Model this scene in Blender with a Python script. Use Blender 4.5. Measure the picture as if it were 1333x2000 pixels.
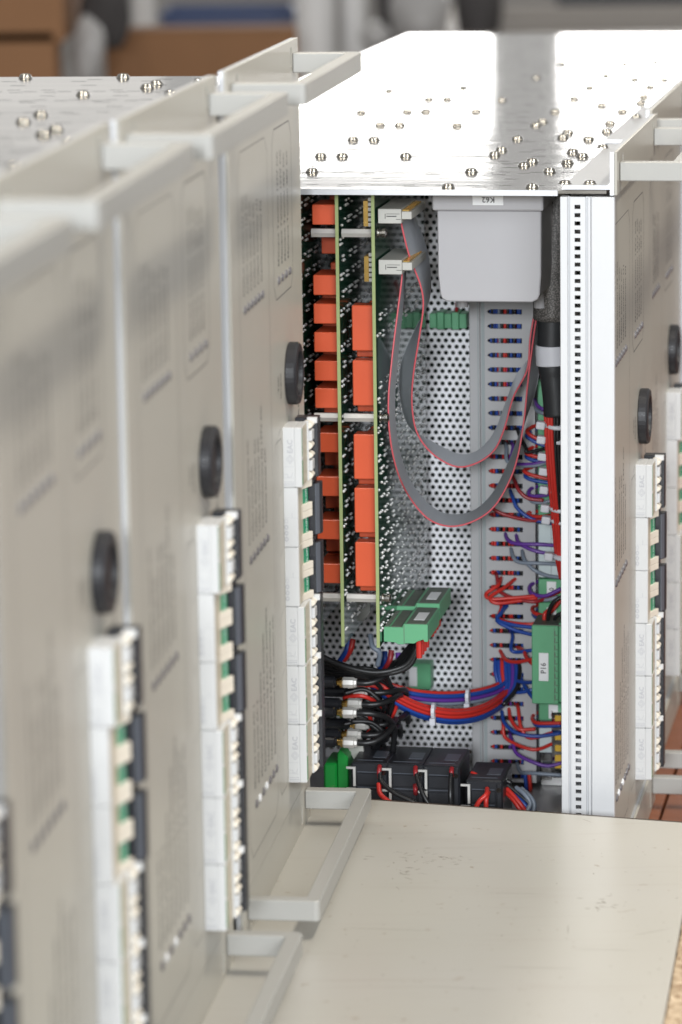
import bpy, bmesh, math, random
from mathutils import Vector, Matrix
random.seed(7)
scn = bpy.context.scene
for o in list(bpy.data.objects): bpy.data.objects.remove(o)
C = scn.collection
MM = 0.001
# ------------------------------------------------------------------ calibrated geometry (mm)
F_PX, PITCH, ROLL = 7114.394, 0.195337, -0.0146586
YAW_L, YAW_R = 0.1344429, 0.1793025
PW, STEP = 264.64, 294.65                 # panel width (6U), spacing of the units
CAM_Z = 626.93                            # camera above the bench
FX = 1.8                                  # front plate thickness: front parts sit this far proud of the rails
OL = Vector((-58.8, 1933.7, 0.0))         # near bottom corner of the last unit of the left row
OR = Vector((170.0, 2221.4, -73.9))       # near bottom corner of the open unit
def axes(a): return Vector((math.cos(a), -math.sin(a), 0)), Vector((math.sin(a), math.cos(a), 0))
XL, YL = axes(YAW_L); XR, YR = axes(YAW_R)
CF = Vector((0, math.cos(PITCH), -math.sin(PITCH))); cr = Vector((1, 0, 0)); cu_ = cr.cross(CF)
CR = cr*math.cos(ROLL) + cu_*math.sin(ROLL); CU = -cr*math.sin(ROLL) + cu_*math.cos(ROLL)
CAM = Vector((0, 0, CAM_Z))
def ray(px, py): return CF*F_PX + CR*(px-666.5) + CU*(1000-py)
def local(O, X, Y, px, py, axis, val):
    d = ray(px, py); B = (X, Y, Vector((0, 0, 1)))
    o = Vector([b.dot(CAM-O) for b in B]); dd = Vector([b.dot(d) for b in B])
    return o + dd*((val-o[axis])/dd[axis])
def T(px, py, y):                          # measured point of the open unit at depth y (unit coordinates, mm)
    return local(OR, XR, YR, px, py, 1, y)
# ------------------------------------------------------------------ camera
cam = bpy.data.cameras.new('camera'); co = bpy.data.objects.new('camera', cam); C.objects.link(co)
cam.sensor_fit = 'VERTICAL'; cam.sensor_height = 23.5; cam.sensor_width = 15.66; cam.lens = F_PX/2000*23.5
cam.clip_start = 0.05; cam.clip_end = 60
M = Matrix((CR, CU, -CF)).transposed().to_4x4(); M.translation = CAM*MM; co.matrix_world = M
cam.dof.use_dof = True; cam.dof.focus_distance = 2.31; cam.dof.aperture_fstop = 5.8
scn.camera = co
scn.render.resolution_x, scn.render.resolution_y = 682, 1024
# ------------------------------------------------------------------ world and lamps
w = bpy.data.worlds.new('World'); scn.world = w; w.use_nodes = True
bg = w.node_tree.nodes['Background']; bg.inputs[0].default_value = (1.0, 0.985, 0.96, 1); bg.inputs[1].default_value = 0.43
def area(name, loc, target, sx, sy, power, col):
    l = bpy.data.lights.new(name, 'AREA'); l.shape = 'RECTANGLE'; l.size = sx; l.size_y = sy; l.energy = power; l.color = col
    o = bpy.data.objects.new(name, l); C.objects.link(o); o.location = loc
    o.rotation_euler = (Vector(target)-Vector(loc)).to_track_quat('-Z', 'Y').to_euler(); return o
area('ceiling_lamp', (-0.75, 2.2, 2.5), (-0.75, 2.2, 0), 0.16, 1.2, 36, (1, 0.93, 0.81))
area('ceiling_lamp', (1.0, 1.9, 2.5), (1.0, 1.9, 0), 0.16, 1.2, 46, (1, 0.93, 0.81))
# daylight from the window side behind the camera, and an added lamp further left standing in for the flash
area('window_light', (1.1, -1.3, 1.35), (0.05, 2.2, 0.25), 2.0, 1.3, 82, (0.90, 0.95, 1.0))
area('flash_stand_in', (-0.42, -2.3, 1.15), (0.0, 2.2, 0.22), 0.4, 0.5, 120, (0.91, 0.955, 1.0))
# two bright windows far behind the racks: they glare in the tin covers
area('far_window_or_fill', (0.05, 9.0, 0.74), (0.05, 0, 0.62), 0.66, 0.40, 6.5, (1, 0.99, 0.97))
area('far_window_or_fill', (1.10, 9.0, 0.74), (1.10, 0, 0.62), 1.08, 0.40, 10.5, (1, 0.99, 0.97))
area('far_window_or_fill', (-1.05, 9.0, 0.82), (-1.05, 0, 0.62), 1.25, 0.7, 0.9, (1, 0.96, 0.90))  # added dim panel, not a known window: brightens the left covers
vs = scn.view_settings; vs.view_transform = 'Standard'; vs.look = 'None'; vs.exposure = 0.0; vs.gamma = 1; vs.use_curve_mapping = False
scn.render.engine = 'CYCLES'
scn.cycles.max_bounces = 6; scn.cycles.diffuse_bounces = 3; scn.cycles.glossy_bounces = 4
# ------------------------------------------------------------------ materials
MATS = {}
def mat(name, col, rough=0.5, metal=0.0, var=0.06, nscale=40, bump=0.0, bscale=300, spec=0.5, rvar=0.0, stretch=(1, 1, 1), coat=0.0, bdist=0.0006):
    m = bpy.data.materials.new(name); m.use_nodes = True; nt = m.node_tree; b = nt.nodes['Principled BSDF']
    b.inputs['Roughness'].default_value = rough; b.inputs['Metallic'].default_value = metal
    b.inputs['Specular IOR Level'].default_value = spec; b.inputs['Coat Weight'].default_value = coat
    tc = nt.nodes.new('ShaderNodeTexCoord'); mp = nt.nodes.new('ShaderNodeMapping'); mp.inputs['Scale'].default_value = stretch
    nt.links.new(tc.outputs['Object'], mp.inputs['Vector'])
    n = nt.nodes.new('ShaderNodeTexNoise'); n.inputs['Scale'].default_value = nscale; n.inputs['Detail'].default_value = 5
    nt.links.new(mp.outputs[0], n.inputs['Vector'])
    mx = nt.nodes.new('ShaderNodeMix'); mx.data_type = 'RGBA'
    mx.inputs[6].default_value = (*[c*(1-var) for c in col], 1); mx.inputs[7].default_value = (*[min(1, c*(1+var)) for c in col], 1)
    nt.links.new(n.outputs['Fac'], mx.inputs[0]); nt.links.new(mx.outputs[2], b.inputs['Base Color'])
    if rvar:
        mr = nt.nodes.new('ShaderNodeMapRange'); mr.inputs[3].default_value = max(0.02, rough-rvar); mr.inputs[4].default_value = rough+rvar
        nt.links.new(n.outputs['Fac'], mr.inputs[0]); nt.links.new(mr.outputs[0], b.inputs['Roughness'])
    if bump:
        n2 = nt.nodes.new('ShaderNodeTexNoise'); n2.inputs['Scale'].default_value = bscale; n2.inputs['Detail'].default_value = 3
        nt.links.new(mp.outputs[0], n2.inputs['Vector'])
        bp = nt.nodes.new('ShaderNodeBump'); bp.inputs['Strength'].default_value = bump; bp.inputs['Distance'].default_value = bdist
        nt.links.new(n2.outputs['Fac'], bp.inputs['Height']); nt.links.new(bp.outputs[0], b.inputs['Normal'])
    MATS[name] = m; return m
mat('panel', (0.445, 0.425, 0.375), 0.31, 0.0, 0.02, 30, 0.03, 900, 0.24, 0.04)
mat('handle', (0.375, 0.368, 0.345), 0.38, 0.1, 0.02, 60, 0.05, 1500)
mat('bracket', (0.60, 0.61, 0.63), 0.42, 0.6, 0.03, 60, 0.05, 1500)
mat('rail_white', (0.60, 0.605, 0.615), 0.42, 0.15, 0.02, 60, 0.04, 1200)
mat('tin', (0.80, 0.79, 0.775), 0.10, 1.0, 0.05, 25, 0.16, 9, rvar=0.04, stretch=(0.35, 1.6, 1), bdist=0.003)
mat('tin_dark', (0.42, 0.42, 0.43), 0.4, 0.8, 0.05)
mat('perforated', (0.88, 0.88, 0.91), 0.45, 0.1, 0.04, 60)
mat('nickel', (0.40, 0.385, 0.355), 0.17, 1.0, 0.05, 200)
mat('white_plastic', (0.59, 0.59, 0.585), 0.33, 0, 0.02, 60, 0.03, 900)
mat('cream_plastic', (0.74, 0.68, 0.58), 0.36, 0, 0.03, 60, 0.03, 900)
mat('beige_plastic', (0.52, 0.47, 0.37), 0.4, 0, 0.03)
mat('dark_plastic', (0.016, 0.017, 0.021), 0.38, 0, 0.1, 80, 0.05, 800)
mat('dark_facet', (0.085, 0.095, 0.115), 0.33, 0, 0.1, 80)
mat('black_rubber', (0.016, 0.016, 0.019), 0.45, 0, 0.15, 90, 0.05, 900)
mat('black_core', (0.016, 0.010, 0.010), 0.5, 0, 0.1)
mat('print_dark', (0.10, 0.096, 0.095), 0.6, 0, 0.0)
mat('print_grey', (0.42, 0.42, 0.44), 0.6, 0, 0.0)
mat('print_black', (0.03, 0.03, 0.03), 0.6, 0, 0.0)
mat('green_label', (0.02, 0.25, 0.13), 0.4, 0, 0.05)
mat('green_line', (0.06, 0.22, 0.08), 0.5, 0, 0.05)
mat('print_light', (0.65, 0.75, 0.7), 0.5, 0, 0.0)
mat('led_dark', (0.16, 0.15, 0.155), 0.3, 0, 0.1)
mat('led_clear', (0.85, 0.86, 0.88), 0.15, 0.3, 0.02)
mat('pcb', (0.010, 0.050, 0.028), 0.07, 0, 0.25, 120, 0.0, 500, 0.6)
mat('pcb_edge', (0.30, 0.36, 0.15), 0.6, 0, 0.1, 200)
mat('relay', (0.64, 0.10, 0.038), 0.32, 0, 0.04, 50, 0.04, 700)
mat('solder', (0.9, 0.9, 0.9), 0.34, 0.85, 0.05, 500)
mat('steel', (0.78, 0.76, 0.72), 0.38, 0.6, 0.08, 200)
mat('brass', (0.75, 0.50, 0.16), 0.22, 1.0, 0.06, 200)
mat('connector_grey', (0.48, 0.47, 0.43), 0.45, 0, 0.03)
mat('green_terminal', (0.115, 0.37, 0.19), 0.42, 0, 0.05, 60, 0.04, 700)
mat('green_bright', (0.01, 0.30, 0.045), 0.4, 0, 0.05)
mat('pale_terminal', (0.58, 0.66, 0.66), 0.4, 0, 0.05)
mat('term_top', (0.10, 0.12, 0.09), 0.5, 0, 0.2, 150)
mat('box_grey', (0.41, 0.40, 0.41), 0.38, 0, 0.02, 40, 0.05, 1200)
mat('duct_grey', (0.40, 0.395, 0.40), 0.5, 0, 0.03, 60)
mat('duct_shade', (0.29, 0.325, 0.33), 0.5, 0, 0.03, 60)
mat('label_white', (0.82, 0.82, 0.82), 0.4, 0, 0.01)
mat('ribbon', (0.46, 0.475, 0.505), 0.42, 0, 0.04, 900, 0.1, 900)
mat('ribbon_red', (0.62, 0.11, 0.13), 0.45, 0, 0.05)
for n_, c_ in dict(red=(0.55, 0.030, 0.022), blue=(0.015, 0.060, 0.30), black=(0.012, 0.012, 0.013), purple=(0.12, 0.035, 0.28),
                   grey=(0.20, 0.235, 0.29), darkred=(0.30, 0.02, 0.025), brown=(0.10, 0.04, 0.02)).items():
    mat('wire_'+n_, c_, 0.38, 0, 0.06, 200)
mat('tie_white', (0.62, 0.62, 0.66), 0.4, 0, 0.03)
mat('heat_shrink', (0.022, 0.023, 0.025), 0.5, 0, 0.1, 100, 0.1, 300)
mat('yellow', (0.70, 0.43, 0.04), 0.4, 0, 0.05)
mat('cardboard', (0.27, 0.135, 0.062), 0.8, 0, 0.08, 12, 0.1, 120)
mat('tape', (0.20, 0.11, 0.055), 0.7, 0, 0.05)
mat('blue_plastic', (0.02, 0.045, 0.14), 0.45, 0, 0.1)
mat('post_paint', (0.78, 0.77, 0.76), 0.4, 0, 0.03)
mat('dark_cloth', (0.06, 0.055, 0.055), 0.8, 0, 0.2, 30)
mat('white_film', (0.42, 0.41, 0.405), 0.35, 0, 0.05, 15, 0.4, 25)
mat('grey_bench', (0.33, 0.30, 0.27), 0.5, 0, 0.08, 8)
mat('wall_paint', (0.42, 0.40, 0.37), 0.8, 0, 0.05, 2)
mat('floor_grey', (0.22, 0.20, 0.18), 0.5, 0, 0.1, 3)
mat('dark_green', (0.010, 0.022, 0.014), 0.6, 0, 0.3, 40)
mat('edge_dark', (0.055, 0.038, 0.026), 0.5, 0, 0.2)
mat('scuff', (0.15, 0.12, 0.09), 0.7, 0, 0.3, 300)
# braided sleeve
m = mat('braid', (0.22, 0.20, 0.19), 0.45, 0.2)
nt = m.node_tree; b = nt.nodes['Principled BSDF']
tc = nt.nodes.new('ShaderNodeTexCoord'); br = nt.nodes.new('ShaderNodeTexVoronoi'); br.inputs['Scale'].default_value = 950
nt.links.new(tc.outputs['Object'], br.inputs['Vector'])
rp = nt.nodes.new('ShaderNodeValToRGB'); rp.color_ramp.elements[0].position = 0.25; rp.color_ramp.elements[0].color = (0.20, 0.185, 0.175, 1)
rp.color_ramp.elements[1].position = 0.6; rp.color_ramp.elements[1].color = (0.07, 0.065, 0.06, 1)
nt.links.new(br.outputs['Distance'], rp.inputs[0]); nt.links.new(rp.outputs[0], b.inputs['Base Color'])
# bench laminate with scratches, smudges and specks
m = mat('laminate', (0.435, 0.418, 0.375), 0.30, 0, 0.03, 6, 0.03, 700, 0.5)
nt = m.node_tree; b = nt.nodes['Principled BSDF']; base = b.inputs['Base Color'].links[0].from_socket
tc = nt.nodes.new('ShaderNodeTexCoord')
def lam_layer(prev, scale, stretch, rot, lo, hi, col, fac, distort=0.0):
    mp = nt.nodes.new('ShaderNodeMapping'); mp.inputs['Scale'].default_value = stretch; mp.inputs['Rotation'].default_value = (0, 0, rot)
    nt.links.new(tc.outputs['Object'], mp.inputs['Vector'])
    n = nt.nodes.new('ShaderNodeTexNoise'); n.inputs['Scale'].default_value = scale; n.inputs['Detail'].default_value = 6; n.inputs['Distortion'].default_value = distort
    nt.links.new(mp.outputs[0], n.inputs['Vector'])
    r = nt.nodes.new('ShaderNodeMapRange'); r.inputs[1].default_value = lo; r.inputs[2].default_value = hi; r.inputs[4].default_value = fac
    nt.links.new(n.outputs['Fac'], r.inputs[0])
    mx = nt.nodes.new('ShaderNodeMix'); mx.data_type = 'RGBA'; mx.inputs[7].default_value = (*col, 1)
    nt.links.new(r.outputs[0], mx.inputs[0]); nt.links.new(prev, mx.inputs[6]); return mx.outputs[2]
s = lam_layer(base, 5, (1, 1, 1), 0, 0.48, 0.68, (0.46, 0.44, 0.41), 0.5)
s = lam_layer(s, 9, (1, 14, 1), 0.25, 0.60, 0.66, (0.40, 0.37, 0.33), 0.35, 0.3)
s = lam_layer(s, 11, (1, 20, 1), -0.5, 0.63, 0.68, (0.38, 0.35, 0.31), 0.3, 0.4)
s = lam_layer(s, 130, (1, 1, 1), 0, 0.70, 0.72, (0.24, 0.18, 0.12), 0.7)
s = lam_layer(s, 60, (1, 1, 1), 0, 0.69, 0.72, (0.32, 0.27, 0.22), 0.55)
nt.links.new(s, b.inputs['Base Color'])
n = nt.nodes.new('ShaderNodeTexNoise'); n.inputs['Scale'].default_value = 7; n.inputs['Detail'].default_value = 4
nt.links.new(tc.outputs['Object'], n.inputs['Vector'])
r = nt.nodes.new('ShaderNodeMapRange'); r.inputs[3].default_value = 0.26; r.inputs[4].default_value = 0.42
nt.links.new(n.outputs['Fac'], r.inputs[0]); nt.links.new(r.outputs[0], b.inputs['Roughness'])
# bare chipboard and brown wood
m = mat('chipboard', (0.40, 0.29, 0.18), 0.85, 0, 0.0, 10, 0.6, 250)
nt = m.node_tree; b = nt.nodes['Principled BSDF']; tc = nt.nodes.new('ShaderNodeTexCoord')
v = nt.nodes.new('ShaderNodeTexVoronoi'); v.inputs['Scale'].default_value = 330; nt.links.new(tc.outputs['Object'], v.inputs['Vector'])
rp = nt.nodes.new('ShaderNodeValToRGB'); rp.color_ramp.elements[0].color = (0.20, 0.12, 0.06, 1); rp.color_ramp.elements[1].color = (0.60, 0.48, 0.34, 1)
nt.links.new(v.outputs['Color'], rp.inputs[0]); nt.links.new(rp.outputs[0], b.inputs['Base Color'])
mat('brown_wood', (0.25, 0.085, 0.038), 0.42, 0, 0.35, 14, 0.1, 90, stretch=(1, 12, 1))
# ------------------------------------------------------------------ mesh helpers (all input in mm)
def finish(bm, name, smooth=False):
    bmesh.ops.scale(bm, vec=(MM, MM, MM), verts=bm.verts)
    me = bpy.data.meshes.new(name); bm.to_mesh(me); bm.free()
    if smooth:
        for p in me.polygons: p.use_smooth = True
    return me
def box(bm, x0, x1, y0, y1, z0, z1, bev=0.0, seg=1, axis=None):
    vs_ = [bm.verts.new((x, y, z)) for x in (x0, x1) for y in (y0, y1) for z in (z0, z1)]
    fs = [bm.faces.new([vs_[i] for i in f]) for f in ((0, 1, 3, 2), (4, 6, 7, 5), (0, 4, 5, 1), (2, 3, 7, 6), (0, 2, 6, 4), (1, 5, 7, 3))]
    if bev:
        es = set(e for f in fs for e in f.edges)
        if axis is not None: es = {e for e in es if abs((e.verts[0].co-e.verts[1].co)[axis]) > 1e-6}
        bmesh.ops.bevel(bm, geom=list(es), offset=bev, segments=seg, affect='EDGES', profile=0.5)
def prism(bm, poly, axis, a, b_, bev=0.0):
    """poly: 2-D outline in the plane across `axis`, pushed from a to b_."""
    def P(u, v, t): return {0: (t, u, v), 1: (u, t, v), 2: (u, v, t)}[axis]
    A = [bm.verts.new(P(u, v, a)) for u, v in poly]; B = [bm.verts.new(P(u, v, b_)) for u, v in poly]; n = len(poly)
    fs = [bm.faces.new(A), bm.faces.new(B[::-1])]
    for i in range(n): fs.append(bm.faces.new((A[i], B[i], B[(i+1) % n], A[(i+1) % n])))
    bmesh.ops.recalc_face_normals(bm, faces=fs)
    if bev: bmesh.ops.bevel(bm, geom=list({e for f in fs for e in f.edges}), offset=bev, segments=1, affect='EDGES')
def lathe(bm, prof, axis=2, seg=16, at=(0, 0, 0)):
    rings = []
    for r_, h in prof:
        ring = []
        for k in range(seg):
            t = 2*math.pi*k/seg; c, s_ = r_*math.cos(t), r_*math.sin(t)
            p = {2: (c, s_, h), 0: (h, c, s_), 1: (s_, h, c)}[axis]
            ring.append(bm.verts.new((p[0]+at[0], p[1]+at[1], p[2]+at[2])))
        rings.append(ring)
    fs = []
    for A, B in zip(rings, rings[1:]):
        for k in range(seg): fs.append(bm.faces.new((A[k], A[(k+1) % seg], B[(k+1) % seg], B[k])))
    fs.append(bm.faces.new(rings[0][::-1])); fs.append(bm.faces.new(rings[-1]))
    bmesh.ops.recalc_face_normals(bm, faces=fs)
def spline(pts, n=8):
    P = [Vector(p) for p in pts]; P = [P[0]*2-P[1]] + P + [P[-1]*2-P[-2]]; out = []
    for i in range(1, len(P)-2):
        a, b_, c, d = P[i-1:i+3]
        for k in range(n):
            t = k/n
            out.append(0.5*((2*b_)+(c-a)*t+(2*a-5*b_+4*c-d)*t*t+(3*b_-a-3*c+d)*t**3))
    out.append(P[-2]); return out
def tube(bm, pts, r_, sides=8, n=8, smooth=True):
    path = spline(pts, n) if smooth else [Vector(p) for p in pts]
    up = Vector((0.13, 0.97, 0.2)); prev = None
    for i, p in enumerate(path):
        t = (path[min(i+1, len(path)-1)]-path[max(i-1, 0)]).normalized()
        a = t.cross(up); a = a.normalized() if a.length > 1e-4 else t.orthogonal().normalized(); c = t.cross(a)
        rr = r_[i] if isinstance(r_, list) else r_
        ring = [bm.verts.new(p+(a*math.cos(2*math.pi*k/sides)+c*math.sin(2*math.pi*k/sides))*rr) for k in range(sides)]
        if prev:
            for k in range(sides): bm.faces.new((prev[k], prev[(k+1) % sides], ring[(k+1) % sides], ring[k]))
        else: bm.faces.new(ring[::-1])
        prev = ring
    bm.faces.new(prev)
CACHE = {}
def mesh(key, fn, m, smooth=False):
    if key not in CACHE:
        bm = bmesh.new(); fn(bm); me = finish(bm, key, smooth); me.materials.append(MATS[m]); CACHE[key] = me
    return CACHE[key]
def part(name, parent, key, fn, m, loc=(0, 0, 0), rot=None, smooth=False, kind=None, label=None):
    o = bpy.data.objects.new(name, mesh(key, fn, m, smooth)); C.objects.link(o); o.parent = parent
    o.location = Vector(loc)*MM
    if rot: o.rotation_euler = rot
    if kind: o['kind'] = kind
    if label: o['label'] = label
    return o
def tag(o, label, cat, group=None):
    o['label'] = label; o['category'] = cat
    if group: o['group'] = group
    return o
def thing(name, loc, rz, label, cat, group=None):
    o = bpy.data.objects.new(name, None); C.objects.link(o); o.location = Vector(loc)*MM; o.rotation_euler = (0, 0, rz)
    o.empty_display_size = 0.05; return tag(o, label, cat, group)
FONT = {}
def glyphs(body, size):
    k = (body, size)
    if k not in FONT:
        cu = bpy.data.curves.new('lettering', 'FONT'); cu.body = body; cu.size = size; cu.resolution_u = 2; cu.offset = size*0.018
        ob = bpy.data.objects.new('lettering', cu); C.objects.link(ob); bpy.context.view_layer.update()
        me = bpy.data.meshes.new_from_object(ob.evaluated_get(bpy.context.evaluated_depsgraph_get()))
        FONT[k] = ([tuple(v.co[:2]) for v in me.vertices], [tuple(p.vertices) for p in me.polygons])
        bpy.data.objects.remove(ob); bpy.data.curves.remove(cu); bpy.data.meshes.remove(me)
    return FONT[k]
def write(bm, body, size, f):
    V, Fs = glyphs(body, size); vv = [bm.verts.new(f(x, y)) for x, y in V]
    for p in Fs:
        try: bm.faces.new([vv[i] for i in p])
        except ValueError: pass
def line(bm, f, pts, wd, closed=False):
    P = pts + ([pts[0]] if closed else [])
    for (x0, y0), (x1, y1) in zip(P, P[1:]):
        d = math.hypot(x1-x0, y1-y0); nx, ny = -(y1-y0)/d*wd/2, (x1-x0)/d*wd/2
        bm.faces.new([bm.verts.new(f(*p)) for p in ((x0+nx, y0+ny), (x1+nx, y1+ny), (x1-nx, y1-ny), (x0-nx, y0-ny))])
# ================================================================== setting
def poly_slab(name, pts, z0, z1, m):
    bm = bmesh.new(); prism(bm, pts, 2, z0, z1); me = finish(bm, name); me.materials.append(MATS[m])
    o = bpy.data.objects.new(name, me); C.objects.link(o); return o
fl = poly_slab('floor', [(-9000, -4000), (9000, -4000), (9000, 32000), (-9000, 32000)], -860, -850, 'floor_grey'); fl['kind'] = 'structure'
# bench of the left row
def bench_far(x): return 2226.7 - 0.3254*(x-19.5)
def bench_right(y): return 189.6 + (y-1975.7)*0.150
top_out = [(-900, 700), (bench_right(700), 700)]
xc = 219.5
for _ in range(20): xc = bench_right(bench_far(xc))
corner = (xc, bench_far(xc))
top_out += [corner, (-900, bench_far(-900))]
bench = thing('workbench', (0, 1500, -850), 0, 'grey laminate workbench with scratched top under the left row of rack units', 'workbench')
def bench_part(name, pts, z0, z1, m):
    def fn(bm): prism(bm, [(x, y-1500) for x, y in pts], 2, z0+850, z1+850)
    return part(name, bench, 'bench_'+name, fn, m)
bench_part('laminate_top', top_out, -3, 0, 'laminate')
bench_part('board_core', [(-898, 702), (bench_right(702)+38, 702), (corner[0]+24, corner[1]-9), (-898, bench_far(-898)-1)], -36, -3.05, 'chipboard')
def worn(bm):                               # ragged bare edge along the right side
    rnd = random.Random(3); ys = [700+i*6 for i in range(int((corner[1]-700)/6)-1)]
    a = [(bench_right(y)+0.3+rnd.uniform(0, 1.0), y) for y in ys]; b_ = [(bench_right(y)+30+rnd.uniform(-3, 5), y) for y in ys]
    va = [bm.verts.new((x, y-1500, 850-1.2+rnd.uniform(-.7, .6))) for x, y in a]; vb = [bm.verts.new((x, y-1500, 850-2.4+rnd.uniform(-.8, .5))) for x, y in b_]
    for i in range(len(ys)-1): bm.faces.new((va[i], vb[i], vb[i+1], va[i+1]))
part('bare_edge', bench, 'bench_bare_edge', worn, 'chipboard')
def edge_band(bm):
    d = Vector((1, -0.3254, 0)).normalized(); nrm = Vector((0.3254, 1, 0)).normalized()
    p0 = Vector((-900, bench_far(-900)-1500, 0)); p1 = Vector((corner[0], corner[1]-1500, 0))
    q = [p0+nrm*.1, p1+nrm*.1, p1+nrm*4.5, p0+nrm*4.5]; prism(bm, [(v_.x, v_.y) for v_ in q], 2, 815, 849.4)
part('edge_band', bench, 'bench_edge_band', edge_band, 'edge_dark')
for lx, ly in ((-860, 760), (20, 760), (60, 2150), (-860, 2400)):
    part('leg', bench, 'bench_leg', lambda bm: box(bm, -25, 25, -25, 25, 0, 812, 2), 'tin_dark', (lx, ly-1500, 0))
# scuffs: dark rubbed marks lying on the laminate
def scuff(bm):
    rnd = random.Random(11)
    def mk(px, py, ang, L, wd):
        p = local(Vector((0, 0, 0)), Vector((1, 0, 0)), Vector((0, 1, 0)), px, py, 2, 0.0)
        dx, dy = math.cos(ang)*L/2, math.sin(ang)*L/2; nx, ny = -math.sin(ang)*wd/2, math.cos(ang)*wd/2
        k = [(-1, -.2), (-.4, -1), (.5, -.7), (1, .1), (.3, .9), (-.6, .6)]
        bm.faces.new([bm.verts.new((p.x+dx*u+nx*v_, p.y-1500+dy*u+ny*v_, 850.05)) for u, v_ in k])
    for cx, cy, sx, sy, n_ in ((810, 1680, 55, 22, 26), (795, 1705, 14, 30, 12), (860, 1675, 40, 10, 12), (1165, 1765, 35, 14, 16), (640, 1540, 25, 8, 6)):
        for _ in range(n_): mk(rnd.gauss(cx, sx*.6), rnd.gauss(cy, sy*.6), rnd.choice((.1, .3, -.3, 2.2))+rnd.gauss(0, .3), rnd.uniform(1.2, 7), rnd.uniform(.3, .9))
    for _ in range(70): mk(rnd.uniform(640, 1330), rnd.uniform(1640, 1990), rnd.uniform(0, 6), rnd.uniform(.5, 2.2), rnd.uniform(.3, .9))
    for px, py, a_, L in ((1147, 1603, -1.0, 11), (1050, 1890, -.12, 50), (1275, 1820, .5, 30), (1010, 1745, -.1, 40), (905, 1930, -.2, 45), (1110, 1815, 1.5, 18), (1180, 1855, -.1, 40), (760, 1815, -.15, 60)):
        mk(px, py, a_, L, .35)
part('scuff_mark', bench, 'bench_scuff', scuff, 'scuff', kind='stuff')
# brown wooden bench of the right row: planks
br_root = thing('wooden_bench', (600, 2900, -850), -YAW_R, 'brown wooden bench under the right row of rack units', 'bench')
for i in range(14):
    x0 = -1000+i*118
    part('plank', br_root, 'plank_%d' % (i % 3), lambda bm, i=i: box(bm, 0, 116, -660, 1260, 744, 776.0-(i % 3)*.25, .8), 'brown_wood', (x0, 0, 0))
for lx, ly in ((-900, -600), (500, -600), (500, 1200), (-900, 1200)):
    part('leg', br_root, 'bench2_leg', lambda bm: box(bm, -30, 30, -30, 30, 0, 743, 2), 'brown_wood', (lx, ly, 0))
# ================================================================== one rack unit
def slotted(bm, x0, x1, y0, y1, z0, z1, rows):
    y = y0
    for ya, yb, xs in rows:
        box(bm, x0, x1, y, ya, z0, z1); xx = x0
        for xa, xb in xs:
            box(bm, xx, xa, ya, yb, z0, z1); xx = xb
        box(bm, xx, x1, ya, yb, z0, z1); y = yb
    box(bm, x0, x1, y, y1, z0, z1)
def slots(i0, n_, pitch, L): return [(i0+k*pitch, i0+k*pitch+L) for k in range(n_)]
ROWS = []
for k, yy in enumerate((14, 24, 62, 88, 98, 104, 132, 156, 162, 172, 206, 236, 250)):
    dense = k in (1, 4, 5, 7, 8, 9)
    ROWS.append((yy, yy+2.2, slots(-345+(k*7) % 19, 15 if dense else 7, 20.3 if dense else 42.5, 7.5 if dense else 9)))
def f_plate(L): return lambda bm: slotted(bm, -358, -5, 0, L, 457, 459.1, ROWS)
def f_bottom(bm): box(bm, -358, -5, 0, PW, 22, 24)
def f_rear(bm): box(bm, -360.2, -358.1, 0, PW, 22, 459.1)
def f_cover(bm): box(bm, -358, -5, 261.0, 262.5, 24.1, 456.9)
def f_perf(bm):
    px_, pz, r_, n_ = 5.0, 4.33, 1.55, 8
    xs0, z0 = -352.0, 29.0; nc, nr = 62, 97
    y = 262.0
    sq = []; ca = math.atan2(pz, px_)
    for t in (0, ca, math.pi/2, math.pi-ca, math.pi, math.pi+ca, 1.5*math.pi, 2*math.pi-ca):
        c, s_ = math.cos(t), math.sin(t); q = min(px_/2/max(abs(c), 1e-9), pz/2/max(abs(s_), 1e-9)); sq.append((c*q, s_*q, c*r_, s_*r_))
    for j in range(nr):
        for i in range(nc):
            cx = xs0+px_/2+i*px_+(px_/2 if j % 2 else 0); cz = z0+pz/2+j*pz
            A = [bm.verts.new((cx+a, y, cz+b_)) for a, b_, _, _ in sq]; B = [bm.verts.new((cx+c, y, cz+d)) for _, _, c, d in sq]
            for k in range(n_): bm.faces.new((A[k], A[(k+1) % n_], B[(k+1) % n_], B[k]))
    box(bm, -358, xs0, y-.4, y+.6, 24.1, 456.9); box(bm, xs0+nc*px_+.0, -5, y-.4, y+.6, 24.1, 456.9)
    box(bm, xs0, xs0+nc*px_, y-.4, y+.6, 24.1, z0); box(bm, xs0, xs0+nc*px_, y-.4, y+.6, z0+nr*pz, 456.9)
def f_panel(bm): box(bm, -1.8, 0, 0, PW, 27.0, 455.8, .25)
def f_panel_set(bm): box(bm, -1.8, 0, 6.2, PW, 27.0, 455.2, .25)
def f_ear(bm):                               # ear with an oval mounting slot
    z0, z1 = 0.0, 26.4
    xs = [(-1.9, -0.25)]
    y = 0
    for cy in (28.0, 229.0):
        box(bm, -1.9, -.25, y, cy-3, z0, z1); box(bm, -1.9, -.25, cy-3, cy+3, z0, 4.0); box(bm, -1.9, -.25, cy-3, cy+3, 15.5, z1); y = cy+3
    box(bm, -1.9, -.25, y, PW, z0, z1)
def f_ear_back(bm): box(bm, -4.6, -2.0, 0, PW, 0, 27.5, .2)
def f_flange(bm):
    prism(bm, [(-34, 0), (-4.6, 0), (-4.6, -3.5), (-2.1, -3.5), (-2.1, 23.0), (-4.6, 23.0), (-4.6, 4.4), (-5.4, 3.2), (-6.6, 2.6), (-33, 2.6), (-34, 1.6)], 1, 0, PW)
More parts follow.
